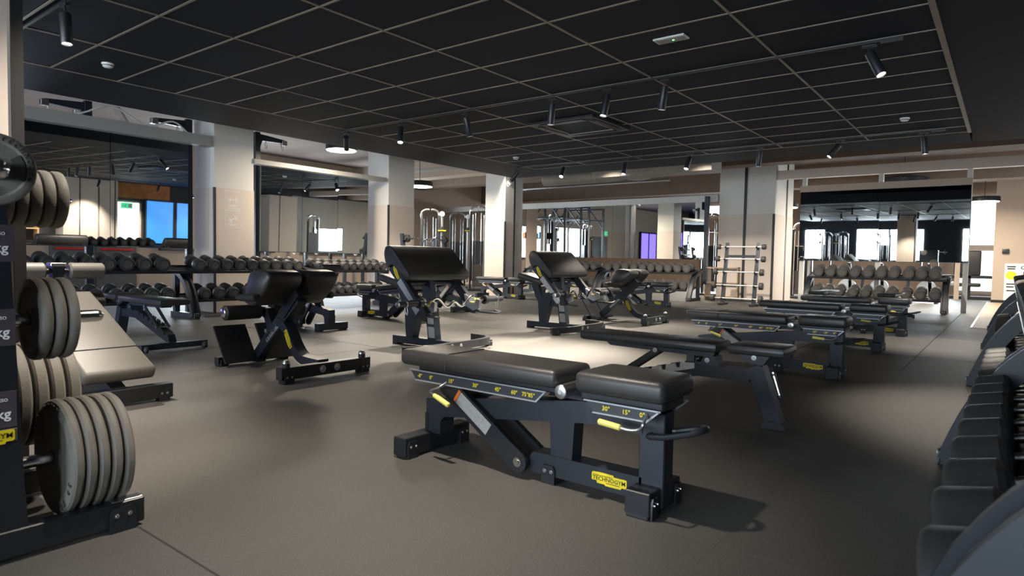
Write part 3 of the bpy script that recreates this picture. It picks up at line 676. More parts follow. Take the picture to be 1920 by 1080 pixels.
ARCH=[(.005,.03),(-.025,.12),(-.085,.27),(-.17,.43),(-.29,.575),(-.43,.67),(-.60,.735),(-.80,.765)]
TILT=math.radians(12)
def db_rack(label,loc,rz,L,frames,group='dumbbell racks',arch=ARCH,w=.12,th=.075,special=None):
    # front faces local +x, runs along local +y; front foot at x=0
    o=thing('dumbbell_rack',label,'rack',loc,rz,group)
    pth=smooth_path([(x,0,z) for x,z in arch],3); pth=[(p[0],p[2]) for p in pth]
    for y in frames:
        if special and y==frames[-1]:
            q=smooth_path([(x,0,z) for x,z in special],3); pth=[(p[0],p[2]) for p in q]
        for s in (-1,1):
            b=MB(); b.strap(pth,y+s*w*.5-.022*s,y+s*w*.5+.006*s,th); a=b.build('arch_frame','steel_black' if w<.15 else 'steel_navy',o,50)
        b=MB(); b.strap(pth,y-w*.5+.01,y+w*.5-.01,.03); b.build('arch_web','steel_navy',o,50)
        b=MB(); b.rbox((-.72,y-.045,.0),(.05,y+.045,.085),.005,1); b.build('base_foot','steel_black',o)
        foot_bracket(o,.051,y,.004,'x+',.07,.075)
        b=MB(); b.rbox((-.66,y-.04,.08),(-.58,y+.04,.80),.004,1); b.build('rear_post','steel_navy',o)
    y0,y1=frames[0],frames[-1]
    for xc,zc,n in ((-.32,.305,'lower_shelf'),(-.45,.745,'upper_shelf')):
        R=T(xc,0,zc)@Matrix.Rotation(TILT,4,'Y')
        b=MB(); b.rbox((-.19,y0,-.02),(.19,y1,.012),.004,1,R); b.rbox((.17,y0,-.02),(.20,y1,.028),.004,1,R); b.rbox((-.20,y0,-.02),(-.17,y1,.028),.004,1,R); b.build(n,'steel_black',o)
    return o
# where a dumbbell of radius r lies on a shelf, in the rack's own frame
def seat_on(level,y,r):
    xc,zc=((-.32,.305),(-.45,.745))[level]
    R=Matrix.Rotation(TILT,3,'Y'); return Vector((xc,y,zc))+R@Vector((0,0,.013+r))
def fill(loc,rz,level,ys,rs,rackname,group,fromend,m='dumbbell_rubber'):
    lv=('lower','upper')[level]; R=Matrix.Rotation(rz,3,'Z')
    for k,y in enumerate(ys):
        r=rs if not isinstance(rs,(list,tuple)) else rs[k]
        p=Vector(loc)+R@seat_on(level,y,r)
        dumbbell('%s dumbbell, %s from %s, %s shelf of %s'%('grey' if m=='dumbbell_grey' else 'black',ORD[k],fromend,lv,rackname),p,rz,TILT,r,group,m)
# ================================================================== CEILING FITTINGS
def track(y,x0,x1,label):
    o=thing('light_track',label,'track',(0,y,ZC)); MB().box((x0,-.012,-.014),(x1,.012,-.0005)).build('rail','steel_black',o,0)
    MB().box((x1-.06,-.018,-.030),(x1+.10,.018,-.0005)).build('power_feed','steel_black',o,0); return o
track(1.765,-7.6,-.84,'black light track nearest the viewpoint on the ceiling')
track(5.98,-7.84,-.84,'black light track across the middle of the ceiling')
track(10.25,-7.80,-.84,'black light track along the far edge of the ceiling')
def spot(x,y,tilt,azim,label,power,cool=False,blend=.9,size=66):
    # tilt from vertical towards azimuth (deg, 0 = +x, 90 = +y)
    o=thing('track_spotlight',label,'spotlight',(x,y,ZC-.028),0,'black track spotlights')
    MB().rbox((-.055,-.018,-.022),(.055,.018,0),.004,1).build('adapter','steel_black',o)
    R=T(0,0,-.055)@rot('Z',azim)@rot('Y',-tilt)
    b=MB(); b.lathe([(0,.034),(.003,.039),(.225,.039),(.23,.036),(.226,.034),(.20,.033)],(0,0,-.015),(0,0,-1),20,R); b.cyl((0,0,.0),(0,0,.045),.008,8,mtx=T(0,0,-.055)); b.build('housing','steel_black',o)
    b=MB(); b.lathe([(.212,.0325),(.214,.0325)],(0,0,-.015),(0,0,-1),20,R); b.build('lens','lamp_face',o)
    l=bpy.data.lights.new('spot_light','SPOT'); l.energy=power; l.color=WARM; l.spot_size=math.radians(size); l.spot_blend=blend; l.shadow_soft_size=.035
    q=bpy.data.objects.new('spot_light',l); C.objects.link(q); q.parent=o; q.matrix_local=R@T(0,0,-.26)
PW=SPOT_W
for k,(x,tl,az,pw) in enumerate(((-7.72,45,140,1.0),(-6.56,24,-45,1.2),(-5.39,14,60,1.0),(-4.10,3,230,4.2),(-3.40,13,250,2.4),(-2.76,7,180,.35),(-.98,28,-25,1.0))):
    spot(x,5.98,tl,az,'black cylinder spotlight, %s from the left on the middle track'%ORD[k],PW*pw,size=(66,66,46,58,70,66,66)[k])
for k,(x,tl,az,pw) in enumerate(((-7.8,40,200,.8),(-6.73,38,285,1.3),(-5.44,22,280,1.7),(-4.25,28,262,.6),(-3.12,5,200,.5),(-2.0,38,215,.7),(-.98,8,-40,.9))):
    spot(x,10.25,tl,az,'black cylinder spotlight, %s from the left on the far track'%ORD[k],PW*pw)
for k,(x,tl,az,pw) in enumerate(((-7.0,10,180,1.0),(-5.54,8,0,1.1),(-3.3,22,235,.55),(-2.5,33,210,.65),(-1.95,5,150,.75))):  # last three added out of frame to brighten left column and near floor
    spot(x,1.765,tl,az,'black cylinder spotlight, %s from the left on the nearest track'%ORD[k],PW*pw,size=84 if k==4 else 66)
o=thing('light_track','added light track out of view in the dark border, washing the right wall','track',(1.5,0,ZC)); MB().box((-.012,5.0,-.014),(.012,14.0,-.0005)).build('rail','steel_black',o,0)  # track and its spots added out of view to brighten the right wall
for k,y in enumerate((6.6,8.2,10.0,12.0)): spot(1.5,y,38,0,'added black cylinder spotlight, %s from the near end of the right wall track'%ORD[k],PW*1.3)
o=thing('light_track','added light track hidden on the raw slab behind the dark border','track',(0,12.4,3.78)); MB().box((-12,-.015,-.03),(0,.015,0)).build('rail','steel_black',o,0)  # hidden track and spots added to wash the far columns with light
_z=ZC; ZC=3.75
for k,x in enumerate((-10.6,-7.6,-5.3,-2.6)): spot(x,12.4,42,90,'black cylinder spotlight, %s from the left on the raw slab'%ORD[k],PW*2.2)
ZC=_z
def detector(x,y,label):
    o=thing('smoke_detector',label,'detector',(x,y,ZC))
    b=MB(); b.lathe([(0,.055),(.012,.055),(.016,.046),(.030,.046),(.040,.034),(.044,.005)],(0,0,.004),(0,0,-1),22); h=b.build('housing','plastic_white',o)
    b=MB(); b.lathe([(.0195,.0475),(.0265,.0475)],(0,0,.004),(0,0,-1),22); b.build('vent_slot','trim_black',h)
detector(-7.04,2.60,'white smoke detector on the near left of the black ceiling')
detector(-7.10,9.24,'white smoke detector above the security camera column')
detector(-1.10,9.31,'white smoke detector by the right edge of the black ceiling')
o=thing('emergency_light','flat white emergency light with green indicator on the black ceiling','light',(-2.27,5.01,ZC))
MB().rbox((-.135,-.062,-.012),(.135,.062,.003),.004,1).build('housing','plastic_white',o)
MB().rbox((-.12,-.048,-.015),(.12,.048,-.0115),.002,1).build('diffuser','cabinet_grey',o); MB().cyl((.02,.0,-.0148),(.02,0,-.018),.008,10).build('indicator','led_green',o)
o=thing('ceiling_cassette','square dark air conditioning cassette in the black ceiling','air conditioner',(-4.69,7.5,ZC))
b=MB()
for s in (-1,1): b.prismz([(s*.50,-.5),(s*.50,.5),(s*.36,.36),(s*.36,-.36)],-.035,-.004); b.prismz([(-.5,s*.50),(.5,s*.50),(.36,s*.36),(-.36,s*.36)],-.035,-.004)
b.build('frame','steel_black',o)
b=MB()
for s in (-1,1): b.box((s*.335,-.36,-.04),(s*.36,.36,-.004)); b.box((-.36,s*.335,-.04),(.36,s*.36,-.004)); b.box((s*.485,-.5,-.037),(s*.50,.5,-.034)); b.box((-.5,s*.485,-.037),(.5,s*.50,-.034))
b.build('frame_edge','ceiling_rail',o,0)
b=MB()
for k in range(14): b.box((-.33,-.32+.048*k,-.03),(.33,-.30+.048*k,-.018),rot('X',0))
b.build('grille','trim_black',o,0)
b=MB()
for s in (-1,1): b.rbox((s*.38,-.33,-.045),(s*.455,.33,-.036),.004,1); b.rbox((-.33,s*.38,-.045),(.33,s*.455,-.036),.004,1)
b.build('air_flap','steel_navy',o)
def pendant(x,y,z,r,label,top,power=60):
    o=thing('pendant_lamp',label,'lamp',(x,y,z),0,'round pendant lamps')
    b=MB(); b.lathe([(0,r),(.11,r),(.13,r*.96),(.135,.02)],(0,0,0),(0,0,1),36); b.build('shade','steel_black',o)
    b=MB(); b.lathe([(0,r*.93),(.006,r*.93)],(0,0,-.008),(0,0,1),36); b.build('diffuser','lamp_face_cool',o)
    b=MB(); b.cyl((0,0,.13),(0,0,top-z),.008,8); b.build('rod','steel_black',o)
    l=bpy.data.lights.new('pendant_light','AREA'); l.shape='DISK'; l.size=r*1.8; l.energy=power; l.color=(1,.86,.68)
    q=bpy.data.objects.new('pendant_light',l); C.objects.link(q); q.parent=o; q.location=(0,0,-.02)
pendant(-2.2,19.0,3.10,.53,'big round pendant lamp above the hanging mirror on the far right',3.78)
pendant(-8.75,20.0,3.30,.46,'round pendant lamp left of the wide square column',3.78)
pendant(-9.75,7.45,2.93,.28,'round pendant lamp beyond the left edge of the black ceiling',3.78,30)
pendant(-12.2,11.8,2.84,.34,'round pendant lamp between the second and third square columns',3.78)
pendant(-13.6,20.2,2.70,.45,'round pendant lamp far behind the security camera column',3.78)
pendant(-5.6,21.0,2.75,.40,'round pendant lamp behind the wide square column',3.78)
pendant(-.6,21.5,2.78,.35,'round pendant lamp in the white room at the far right',3.78,22)
# ducts and pipes under the raw slab
tag(MB().rbox((-8.2,13.75,3.02),(-5.2,14.35,3.42),.01,1).build('air_duct','duct'),'boxy beige air duct hanging behind the black ceiling','duct')
b=MB(); b.cyl((-10.4,14.9,3.25),(-8.3,14.9,3.25),.19,20); b.cyl((-8.3,14.9,3.25),(-7.9,14.6,3.2),.17,20); tag(b.build('air_duct','duct'),'round air duct above the far dumbbell rack','duct')
b=MB(); b.tube(smooth_path([(-8.2,14.95,3.3),(-7.5,14.9,3.12),(-6.9,15.0,3.26),(-6.2,14.9,3.18)],5),.085,12); tag(b.build('flexible_duct','duct_foil'),'crumpled silver flexible duct near the wide square column','duct')
b=MB(); b.cyl((-12.5,15.2,3.05),(-6.8,15.2,3.05),.03,10); tag(b.build('ceiling_pipe','satin_steel'),'long thin pipe running under the slab above the long mirror','pipe')
b=MB(); b.rbox((-16,11.85,3.28),(-9.2,12.25,3.31),.004,1); tag(b.build('cable_tray','cabinet_grey'),'flat cable tray under the slab behind the security camera column','tray')
o=thing('security_camera','white bullet security camera at the top of a square column','camera',(cx1,13.55,2.98))
MB().cyl((0,0,.06),(.02,0,.06),.04,14).build('mount','plastic_white',o); b=MB(); b.cyl((.02,0,.06),(.07,-.03,.02),.012,8); b.cyl((.06,.02,.0),(.13,-.16,-.03),.04,16,.006); b.build('body','plastic_white',o)
b=MB(); b.cyl((.1295,-.159,-.0299),(.132,-.166,-.031),.026,14); b.build('lens','trim_black',o)
tag(MB().lathe([(0,.05),(.03,.05),(.06,.03),(.065,.01)],(-11.4,8.2,3.78),(0,0,-1),16).build('smoke_detector','plastic_white'),'small white detector on the raw slab behind the second mirror','detector')

# ================================================================== BENCHES
BY=2.40
adj_bench('adjustable_bench','black adjustable bench nearest the viewpoint, with yellow grips and a grey sticker',(-1.70,BY,0))
flat_bench('flat_bench','light black bench with notched ladder rail, second in the right row',(-1.70,4.08,0))
adj_bench('adjustable_bench','black adjustable bench with yellow grips, third in the right row',(-1.78,6.28,0))
adj_bench('adjustable_bench','black adjustable bench with yellow grips, fourth in the right row',(-1.78,8.63,0),detail=0)
adj_bench('adjustable_bench','black adjustable bench with yellow grips, fifth in the right row',(-1.78,10.72,0),detail=0)
flat_bench('flat_bench','flat bench pointing away, left one before the right dumbbell rack',(-2.85,13.7,0),-PI/2)
flat_bench('flat_bench','flat bench pointing away, right one before the right dumbbell rack',(-1.72,13.85,0),-PI/2)
flat_bench('flat_bench','light black bench beside the pictogram column rack, notched rail facing the aisle',(-7.5,3.10,0),PI,1.05)
adj_bench('adjustable_bench','inclined adjustable bench behind the nearer back extension bench',(-7.82,5.33,0),PI,22,0)
adj_bench('adjustable_bench','slightly inclined bench beside the nearer preacher curl bench',(-7.85,6.98,0),PI,6,0)
adj_bench('adjustable_bench','inclined bench seen under the arm pad of the nearer preacher bench',(-8.75,8.92,0),PI,14,0)
adj_bench('adjustable_bench','adjustable bench in front of the security camera column',(-10.25,12.85,0),0,0,0)
adj_bench('adjustable_bench','adjustable bench behind the farther back extension bench',(-6.6,13.4,0),0,0,0)
adj_bench('adjustable_bench','adjustable bench behind the seat of the farther preacher bench',(-9.3,14.2,0),0,0,0)
hyper_bench('black back extension bench in the left aisle, nearer one with two large hip pads',(-5.05,3.24,0))
hyper_bench('black back extension bench beyond the farther preacher bench',(-5.07,9.53,0))
preacher('black preacher curl bench nearer the viewpoint, curl bar in its hooks',(-5.10,5.08,0))
preacher('black preacher curl bench farther away, before the back extension bench',(-5.10,7.70,0))
ez_bar('chrome curl bar with black sleeves on the nearer preacher bench',(-4.70,5.08,.535),0,1.62,None,'curl bars on preacher benches')
ez_bar('chrome curl bar with black sleeves on the farther preacher bench',(-4.70,7.70,.535),0,1.40,None,'curl bars on preacher benches')
# decline bench with ankle rollers behind the plate tree
o=thing('decline_bench','black decline sit-up bench with ankle rollers behind the plate tree','bench',(-5.0,1.71,0))
R=T(-.02,0,.43)@rot('Y',22.5)
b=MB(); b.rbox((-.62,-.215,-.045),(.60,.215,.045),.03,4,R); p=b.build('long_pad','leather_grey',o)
b=MB(); b.tube([R@Vector(q) for q in ((.30,-.2165,-.03),(.30,-.2165,.02),(.30,-.20,.0465),(.30,.20,.0465),(.30,.2165,.02),(.30,.2165,-.03))],.004,6); b.build('seam','foam',p)
b=MB(); b.prism([(-.75,.58),(.50,.12),(.50,.05),(.42,.05),(-.75,.49)],-.045,.045); b.build('main_beam','steel_black',o)
b=MB(); b.rbox((.44,-.33,.02),(.52,.33,.115),.004,1); b.build('cross_foot','steel_black',o)
b=MB(); b.prism([(-.70,.05),(-.60,.05),(-.55,.50),(-.65,.55)],-.045,.045); b.rbox((-.72,-.3,.02),(-.62,.3,.09),.004,1); b.build('rear_leg','steel_black',o)
for y in (-.27,.27):
    foot_bracket(o,.521,y,0,'x+',.07,.08)
    for x in (.48,-.67): MB().rbox((x-.03,y-.03,0),(x+.03,y+.03,.03),.003,1).build('rubber_foot','foam',o)
b=MB(); b.prism([(-.66,.50),(-.58,.50),(-.56,.88),(-.64,.88)],-.035,.035); b.cyl((-.60,-.12,.85),(-.60,.12,.85),.017); pst=b.build('roller_post','steel_black',o)
for z in (.85,.62):
    for s in (-1,1):
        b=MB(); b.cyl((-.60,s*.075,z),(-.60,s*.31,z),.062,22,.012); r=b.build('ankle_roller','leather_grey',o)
        b=MB(); b.lathe([(0,.03),(.006,.028),(.008,.01)],(-.60,s*.31,z),(0,s,0),14); b.build('end_cap','satin_steel',r)
b=MB(); b.rbox((-.65,-.05,.885),(-.55,.05,.91),.004,1); b.build('top_plate','satin_steel',pst)

# ================================================================== PLATE TREE
tx=-2.48
o=thing('plate_tree','black steel plate tree at the left edge, loaded with grey plates','rack',(tx,.5,0))
b=MB()
vs=[]; 
for x in (-.72,-.012):
    vs+=[(x,-.20,.02),(x,.18,.02),(x,.165,.25),(x,.135,1.06),(x,.115,1.30),(x,-.115,1.30),(x,-.15,.9)]
n=7; fs=[tuple(range(n)),tuple(range(n,2*n))]+[(i,(i+1)%n,n+(i+1)%n,n+i) for i in range(n)]
b.add(vs,fs); up=b.build('upright','steel_black',o,0)
for x,xx in ((-.05,0),(-.66,-.61)):
    b=MB(); b.rbox((x,-.52,.015),(xx,.525,.105),.004,1); b.build('base_foot','steel_black',o)
MB().rbox((-.047,.42,.105),(-.005,.52,.109),.001,1).build('scuff_plate','satin_steel',o)
foot_bracket(o,.001,.45,.0,'x+',.085,.09); foot_bracket(o,.001,-.3,.0,'x+',.085,.09)
for x in (-.025,-.635):
    for y in (-.46,.45): MB().rbox((x-.024,y-.04,0),(x+.024,y+.04,.02),.003,1).build('rubber_foot','foam',o)
for x,z,l,rr in ((-.16,.272,.52,.022),(-.16,.765,.45,.022),(-.57,.43,.50,.022),(-.52,1.20,.47,.018)):
    b=MB(); b.cyl((x,.10,z),(x,l-.02,z),rr,16); b.lathe([(0,rr),(.012,rr*.85),(.02,rr*.4),(.022,.003)],(x,l-.02,z),(0,1,0),16); b.build('plate_peg','chrome',o)
b=MB(); b.cyl((-.03,.035,1.22),(.30,.035,1.22),.024,18); b.lathe([(0,.028),(.012,.027),(.026,.018),(.032,.004)],(.29,.035,1.22),(1,0,0),18); b.build('plate_peg','chrome',o)
for zc,t in ((.495,'kg'),(.755,'kg'),(1.02,'kg')):
    e=MB(); e.rbox((-.012,-.10,zc-.058),(-.0105,.148,zc+.058),.001,1); s_=e.build('weight_label','label_dark',up,0)
    lettering(s_,t,.042,T(-.0098,.132,zc-.015)@rot('Z',90)@rot('X',90),'white_ink',.015,1,'RIGHT')
    lettering(s_,'PESO',.014,T(-.0098,.125,zc+.03)@rot('Z',90)@rot('X',90),'white_ink',.01,1,'RIGHT')
e=MB(); e.rbox((-.012,-.10,.392),(-.0095,.148,.432),.002,1); s_=e.build('maker_label','label_green',up,0)
badge(s_,T(-.0094,.06,.412)@rot('Z',90),.16,-1)
PLM={}
def plate_mesh(r,t):
    if (r,t) not in PLM:
        b=MB(); b.lathe([(.004,.027),(0,.030),(0,r*.30),(.006,r*.34),(.006,r*.72),(0,r*.78),(0,r*.90),(.004,r*.97),(.012,r),(t-.012,r),(t-.004,r*.97),(t,r*.90),(t,r*.78),(t-.006,r*.72),(t-.006,r*.34),(t,r*.30),(t,.030),(t-.004,.027)],(0,0,0),(0,1,0),40)
        PLM[(r,t)]=b.mesh('weight_plate','rubber_plate',30)
    return PLM[(r,t)]
def plate(x,y,z,r,t,label,rz=0,group=None):
    o=bpy.data.objects.new('weight_plate',plate_mesh(r,t)); C.objects.link(o); o.location=(x,y,z); o.rotation_euler=(0,random.uniform(0,6),0) if not rz else (0,0,rz)
    tag(o,label,'weight plate',group); return o
def plate_text(o,r,s,size,y,start,side=-1):
    # raised letters round the rim of the face at local y
    b=MB()
    for k,ch in enumerate(s):
        a=start-math.radians(k*size*58/r); key=(ch,size)
        if key not in _fonts: _fonts[key]=text_mb(ch,size,.002,'CENTER',.01)
        R=T(r*math.cos(a),y,r*math.sin(a))@rot('Y',90-math.degrees(a))@rot('X',90)
        b.add(*_fonts[key],R)
    q=b.build('lettering','rubber_plate_dark',o,0); return q
G='weight plates on the plate tree'
for k in range(5):
    p=plate(-2.64,.785+.0405*k,.272,.203,.039,'large grey rubber plate, %s from the upright on the lowest peg'%ORD[k],0,G)
    p.rotation_euler=(random.uniform(-.012,.012),0,random.uniform(-.012,.012))
    if k==0: plate_text(p,.178,'TECHNOGYM',.03,.0,math.radians(150)); plate_text(p,.178,'20 KG',.03,.0,math.radians(-20))
for k in range(3): plate(-2.64,.722+.039*k,.765,.142,.037,'medium grey plate, %s from the upright on the peg with bare chrome tip'%ORD[k],0,G)
for k in range(4): plate(-3.05,.745+.053*k,.435,.203,.051,'large grey plate, %s from the upright on the low rear peg'%ORD[k],0,G)
for k in range(5): plate(-3.00,.72+.043*k,1.20,.112,.041,'small grey plate, %s from the upright on the high rear peg'%ORD[k],0,G)
pt=plate(-2.235,.535,1.225,.102,.04,'small grey plate with raised lettering facing the viewer on the top peg',PI/2+.0,G); pt.rotation_euler=(0,0,PI/2-.12)
plate_text(pt,.086,'TECHNOGYM',.017,-.0005,math.radians(75)); plate_text(pt,.086,'5 KG',.017,-.0005,math.radians(200))
for a0 in (215,335,95):
    b=MB(); q=[(r*math.cos(math.radians(a0+d)),r*math.sin(math.radians(a0+d))) for r,d in ((.048,0),(.048,30),(.048,60),(.074,60),(.074,45),(.074,30),(.074,15),(.074,0))]
    b.prism(q,-.0015,.004); b.build('grip_panel','rubber_plate_dark',pt,0)

# ================================================================== DUMBBELL RACKS
LA=(-9.76,1.95,0)
db_rack('long black dumbbell rack under the first mirror, running past the pictogram column',LA,0,4.95,[0,2.83,4.93])
up1=[4.43,4.17,3.93,3.69,3.45,3.21,2.96,2.72,2.48,2.24]; fill(LA,0,1,[y-1.95 for y in up1],.102,'left rack','dumbbells on the left rack','middle arch on viewpoint side')
lo1=[4.45,4.23,4.01,3.76,3.50,3.28,3.04,2.80,2.56,2.32]; fill(LA,0,0,[y-1.95 for y in lo1],.098,'left rack','dumbbells on the left rack','middle arch on viewpoint side')
up2=[4.98,5.21,5.43,5.65,5.87,6.09,6.31,6.53,6.74]; fill(LA,0,1,[y-1.95 for y in up2],.095,'left rack','dumbbells on the left rack','middle arch on column side')
lo2=[5.00,5.24,5.47,5.70,5.92,6.14,6.36,6.58]; fill(LA,0,0,[y-1.95 for y in lo2],.09,'left rack','dumbbells on the left rack','middle arch on column side')
LB=(-9.76,7.02,0)
db_rack('shorter black dumbbell rack under the second mirror',LB,0,1.86,[0,1.84])
fill(LB,0,1,[8.72-.19*k-7.02 for k in range(9)],.083,'second mirror rack','dumbbells under the second mirror','curl bar end')
fill(LB,0,0,[8.72-.19*k-7.02 for k in range(9)],.078,'second mirror rack','dumbbells under the second mirror','curl bar end')
FB=(-9.12,15.75,0)
db_rack('black dumbbell rack under the long far mirror, right section',FB,-PI/2,2.7,[0,2.66])
fill(FB,-PI/2,1,[x+9.12 for x in (-6.64,-6.89,-7.15,-7.40,-7.64,-7.89,-8.15,-8.42,-8.69,-8.95)],.108,'right far mirror rack','dumbbells under the far mirror','wide column end','dumbbell_grey')
fill(FB,-PI/2,0,[x+9.12 for x in (-6.66,-6.91,-7.17,-7.42,-7.67,-7.92,-8.18,-8.44,-8.70,-8.95)],.104,'right far mirror rack','dumbbells under the far mirror','wide column end','dumbbell_grey')
FA=(-11.9,15.75,0)
db_rack('black dumbbell rack under the long far mirror, left section',FA,-PI/2,2.7,[0,2.62])
fill(FA,-PI/2,1,[x+11.9 for x in (-9.42,-9.67,-9.92,-10.17,-10.42,-10.67,-10.92)],.104,'left far mirror rack','dumbbells under the far mirror','wide column end','dumbbell_grey')
fill(FA,-PI/2,0,[x+11.9 for x in (-9.42,-9.67,-9.92,-10.17,-10.42,-10.67,-10.92)],.100,'left far mirror rack','dumbbells under the far mirror','wide column end','dumbbell_grey')
FR=(-3.78,16.2,0)
db_rack('black dumbbell rack under the hanging mirror on the far right',FR,-PI/2,2.75,[0,2.73])
fill(FR,-PI/2,1,[x+3.78 for x in (-1.25,-1.50,-1.74,-2.02,-2.27,-2.53,-2.80,-3.06,-3.31,-3.57)],.118,'hanging mirror rack','dumbbells under the hanging mirror','post end','dumbbell_grey')
fill(FR,-PI/2,0,[x+3.78 for x in (-1.23,-1.50,-1.76,-2.04,-2.30,-2.55,-2.80,-3.09,-3.34,-3.58)],.112,'hanging mirror rack','dumbbells under the hanging mirror','post end','dumbbell_grey')
RN=(-.19,6.68,0)
ARCHR=[(x-.10,z) for x,z in [(0,.04),(.0,.12),(-.015,.30),(-.06,.47),(-.15,.62),(-.27,.73),(-.42,.80),(-.60,.82)]]
db_rack('dark dumbbell rack closest to the viewpoint on the right, with wide curved frames',RN,PI,5.5,[0,2.76,5.49],w=.16,th=.11,special=ARCHR)
ysn=[1.36,1.63,1.90,2.19,2.48,2.77,3.06,3.34,3.62,3.90,4.2,4.5,4.8,5.1,5.4,5.7,6.0]
for k,y in enumerate(ysn[:14]):
    pass
fill(RN,PI,0,[6.68-y for y in ysn[:14]],[.128,.128,.126,.124,.122,.12,.118,.116,.114,.112,.11,.108,.106,.104],'closest right rack','dumbbells on the closest right rack','near end','dumbbell_rubber')
fill(RN,PI,1,[6.68-y for y in ysn[2:14]],.105,'closest right rack','dumbbells on the closest right rack','near end','dumbbell_rubber')
RF=(-.18,12.75,0)
db_rack('dark dumbbell rack farther along the right side, beyond the closest one',RF,PI,5.9,[0,2.95,5.85],w=.16,th=.11)
fill(RF,PI,0,[12.75-y for y in (7.3,7.57,7.84,8.11,8.38,8.65,8.92,9.2)],.10,'farther right rack','dumbbells on the farther right rack','near end','dumbbell_grey')
fill(RF,PI,1,[12.75-y for y in (7.3,7.57,7.84,8.11,8.38,8.65,8.92,9.2)],.10,'farther right rack','dumbbells on the farther right rack','near end','dumbbell_grey')

# ================================================================== BARBELL RACKS
LV=(.17,.48,.80,1.11,1.40)
bar_rack('black upright rack with five straight barbells before the wide column',(-5.07,15.35,0),-PI/2,1.02,LV,1.5)
for k,z in enumerate(LV):
    x=.03-.215*(z/1.5)+.03
    straight_bar('straight chrome barbell with round ends, %s from the bottom of the upright rack'%ORD[k],(-5.08-.02*(k<3),15.35-x,z-.004),-PI/2,1.02-.015*k,(.088,.084,.078,.07,.062)[k],'straight barbells on the upright rack')
bar_rack('black upright rack holding curl bars behind the nearer preacher bench',(-9.95,9.98,0),0,1.75,LV,1.5)
for k,z in enumerate(LV):
    x=.03-.215*(z/1.5)+.03
    ez_bar('chrome curl bar with fixed black weights, %s from the bottom of its rack'%ORD[k],(-9.95+x,9.98,z-.004),0,1.75,(.10,.095,.09,.085,.08)[k],'curl bars on their upright rack')
# ================================================================== MACHINES BEYOND THE COLUMNS
def cable_tower(label,loc,rz=0,h=2.25):
    o=thing('cable_machine',label,'machine',loc,rz,'cable machines')
    for s in (-1,1):
        b=MB(); b.rbox((s*.24-.03,-.05,.05),(s*.24+.03,.05,h-.15),.006,1); b.build('upright','steel_black',o)
        b=MB(); b.cyl((s*.09,0,.10),(s*.09,0,h-.2),.013,10); b.build('guide_rod','chrome',o)
        b=MB(); b.tube(smooth_path([(s*.24,0,h-.25),(s*.24,0,h-.08),(s*.12,0,h),(s*.02,0,h)],5),.035,10); b.build('top_arch','satin_steel',o)
    b=MB(); b.cyl((0,.03,.6),(0,.03,h-.05),.005,6); b.build('cable','trim_black',o)
    for k in range(14): MB().rbox((-.16,-.05,.12+.05*k),(.16,.05,.165+.05*k),.004,1).build('stack_plate','rubber_plate_dark',o)
    b=MB(); b.rbox((-.34,-.30,0),(.34,.30,.06),.01,1); b.build('base','steel_black',o)
    b=MB(); b.rbox((-.27,.06,.3),(.27,.08,1.55),.004,1); b.build('shroud','scale_face',o)
    b=MB(); b.rbox((.30,-.09,.2),(.36,-.03,h-.1),.004,1); col=b.build('slide_column','satin_steel',o)
    for z in (h-.12,h-.55):
        b=MB(); b.cyl((.33,-.16,z),(.33,-.10,z),.075,18,.01); b.build('pulley','plastic_white' if z>h-.3 else 'steel_black',o)
    b=MB(); b.cyl((.33,-.16,h-.20),(.37,-.20,.9),.005,6); b.build('cable','trim_black',o)
    b=MB(); b.rbox((.22,-.2,h-.60),(.44,-.12,h-.57),.004,1); b.build('handle_tab','yellow',o)
    for k in (-1,1):
        b=MB(); b.cyl((k*.17,-.06,.10),(k*.17,-.06,h-.25),.016,10); b.build('guide_rod','chrome',o)
    return o
cable_tower('cable machine with white pulleys, left one between second and third columns',(-13.0,13.0,0),PI/4,2.35)
cable_tower('cable machine with white pulleys, right one between second and third columns',(-13.1,15.2,0),PI/4,2.6)
cable_tower('cable machine beside the wide square column, before the long mirror end',(-7.35,19.6,0),0,2.5)
cable_tower('cable machine beyond the gap right of the security camera column',(-13.6,20.5,0),PI/5,2.2)
cable_tower('cable machine behind the hanging mirror by its left white post',(-4.9,20.3,0),-PI/8,2.2)
def screen(label,x,y,z,w,h,m,rz):
    o=thing('wall_screen',label,'screen',(x,y,z),rz); MB().rbox((-w/2-.02,.0,-h/2-.02),(w/2+.02,.04,h/2+.02),.006,1).build('casing','steel_black',o)
    MB().box((-w/2,-.003,-h/2),(w/2,.001,h/2)).build('display','%s'%m,o,0)
screen('small red lit display beyond the second and third columns',-12.6,16.9,1.78,.34,.16,'screen_red',-.7)
screen('small blue lit display beyond the second and third columns',-12.0,16.9,1.78,.16,.16,'screen',-.7)
# rig uprights and arms with hooks over the left mirrors
def rig(y,label,rz=-PI/2):
    o=thing('rig_post',label,'rig',(-11.05,y,0),rz); b=MB(); b.rbox((-.05,-.04,0),(.05,.04,3.25),.004,1); u=b.build('upright','steel_navy',o)
    b=MB()
    for k in range(16): b.cyl((.0495,0,.5+.17*k),(.0515,0,.5+.17*k),.012,10)
    b.build('peg_hole','satin_steel',u)
    b=MB(); b.prism([(.05,3.22),(.05,2.98),(.09,3.10),(.55,3.12),(.55,3.18)],-.03,.03); a=b.build('rig_arm','steel_navy',o)
    MB().rbox((.50,-.045,3.08),(.60,.045,3.17),.006,1).build('bracket','satin_steel',a)
    for x in (.18,.52):
        b=MB(); b.tube(smooth_path([(x,0,3.10),(x+.015,0,3.06),(x+.018,0,3.0),(x,0,2.975),(x-.018,0,3.0),(x-.015,0,3.06),(x,0,3.1)],3),.006,6); b.build('carabiner','satin_steel',o)
rig(3.80,'navy rig post with a hooked arm over the left half of the first mirror')
rig(5.30,'tall navy rig post just left of the pictogram column')
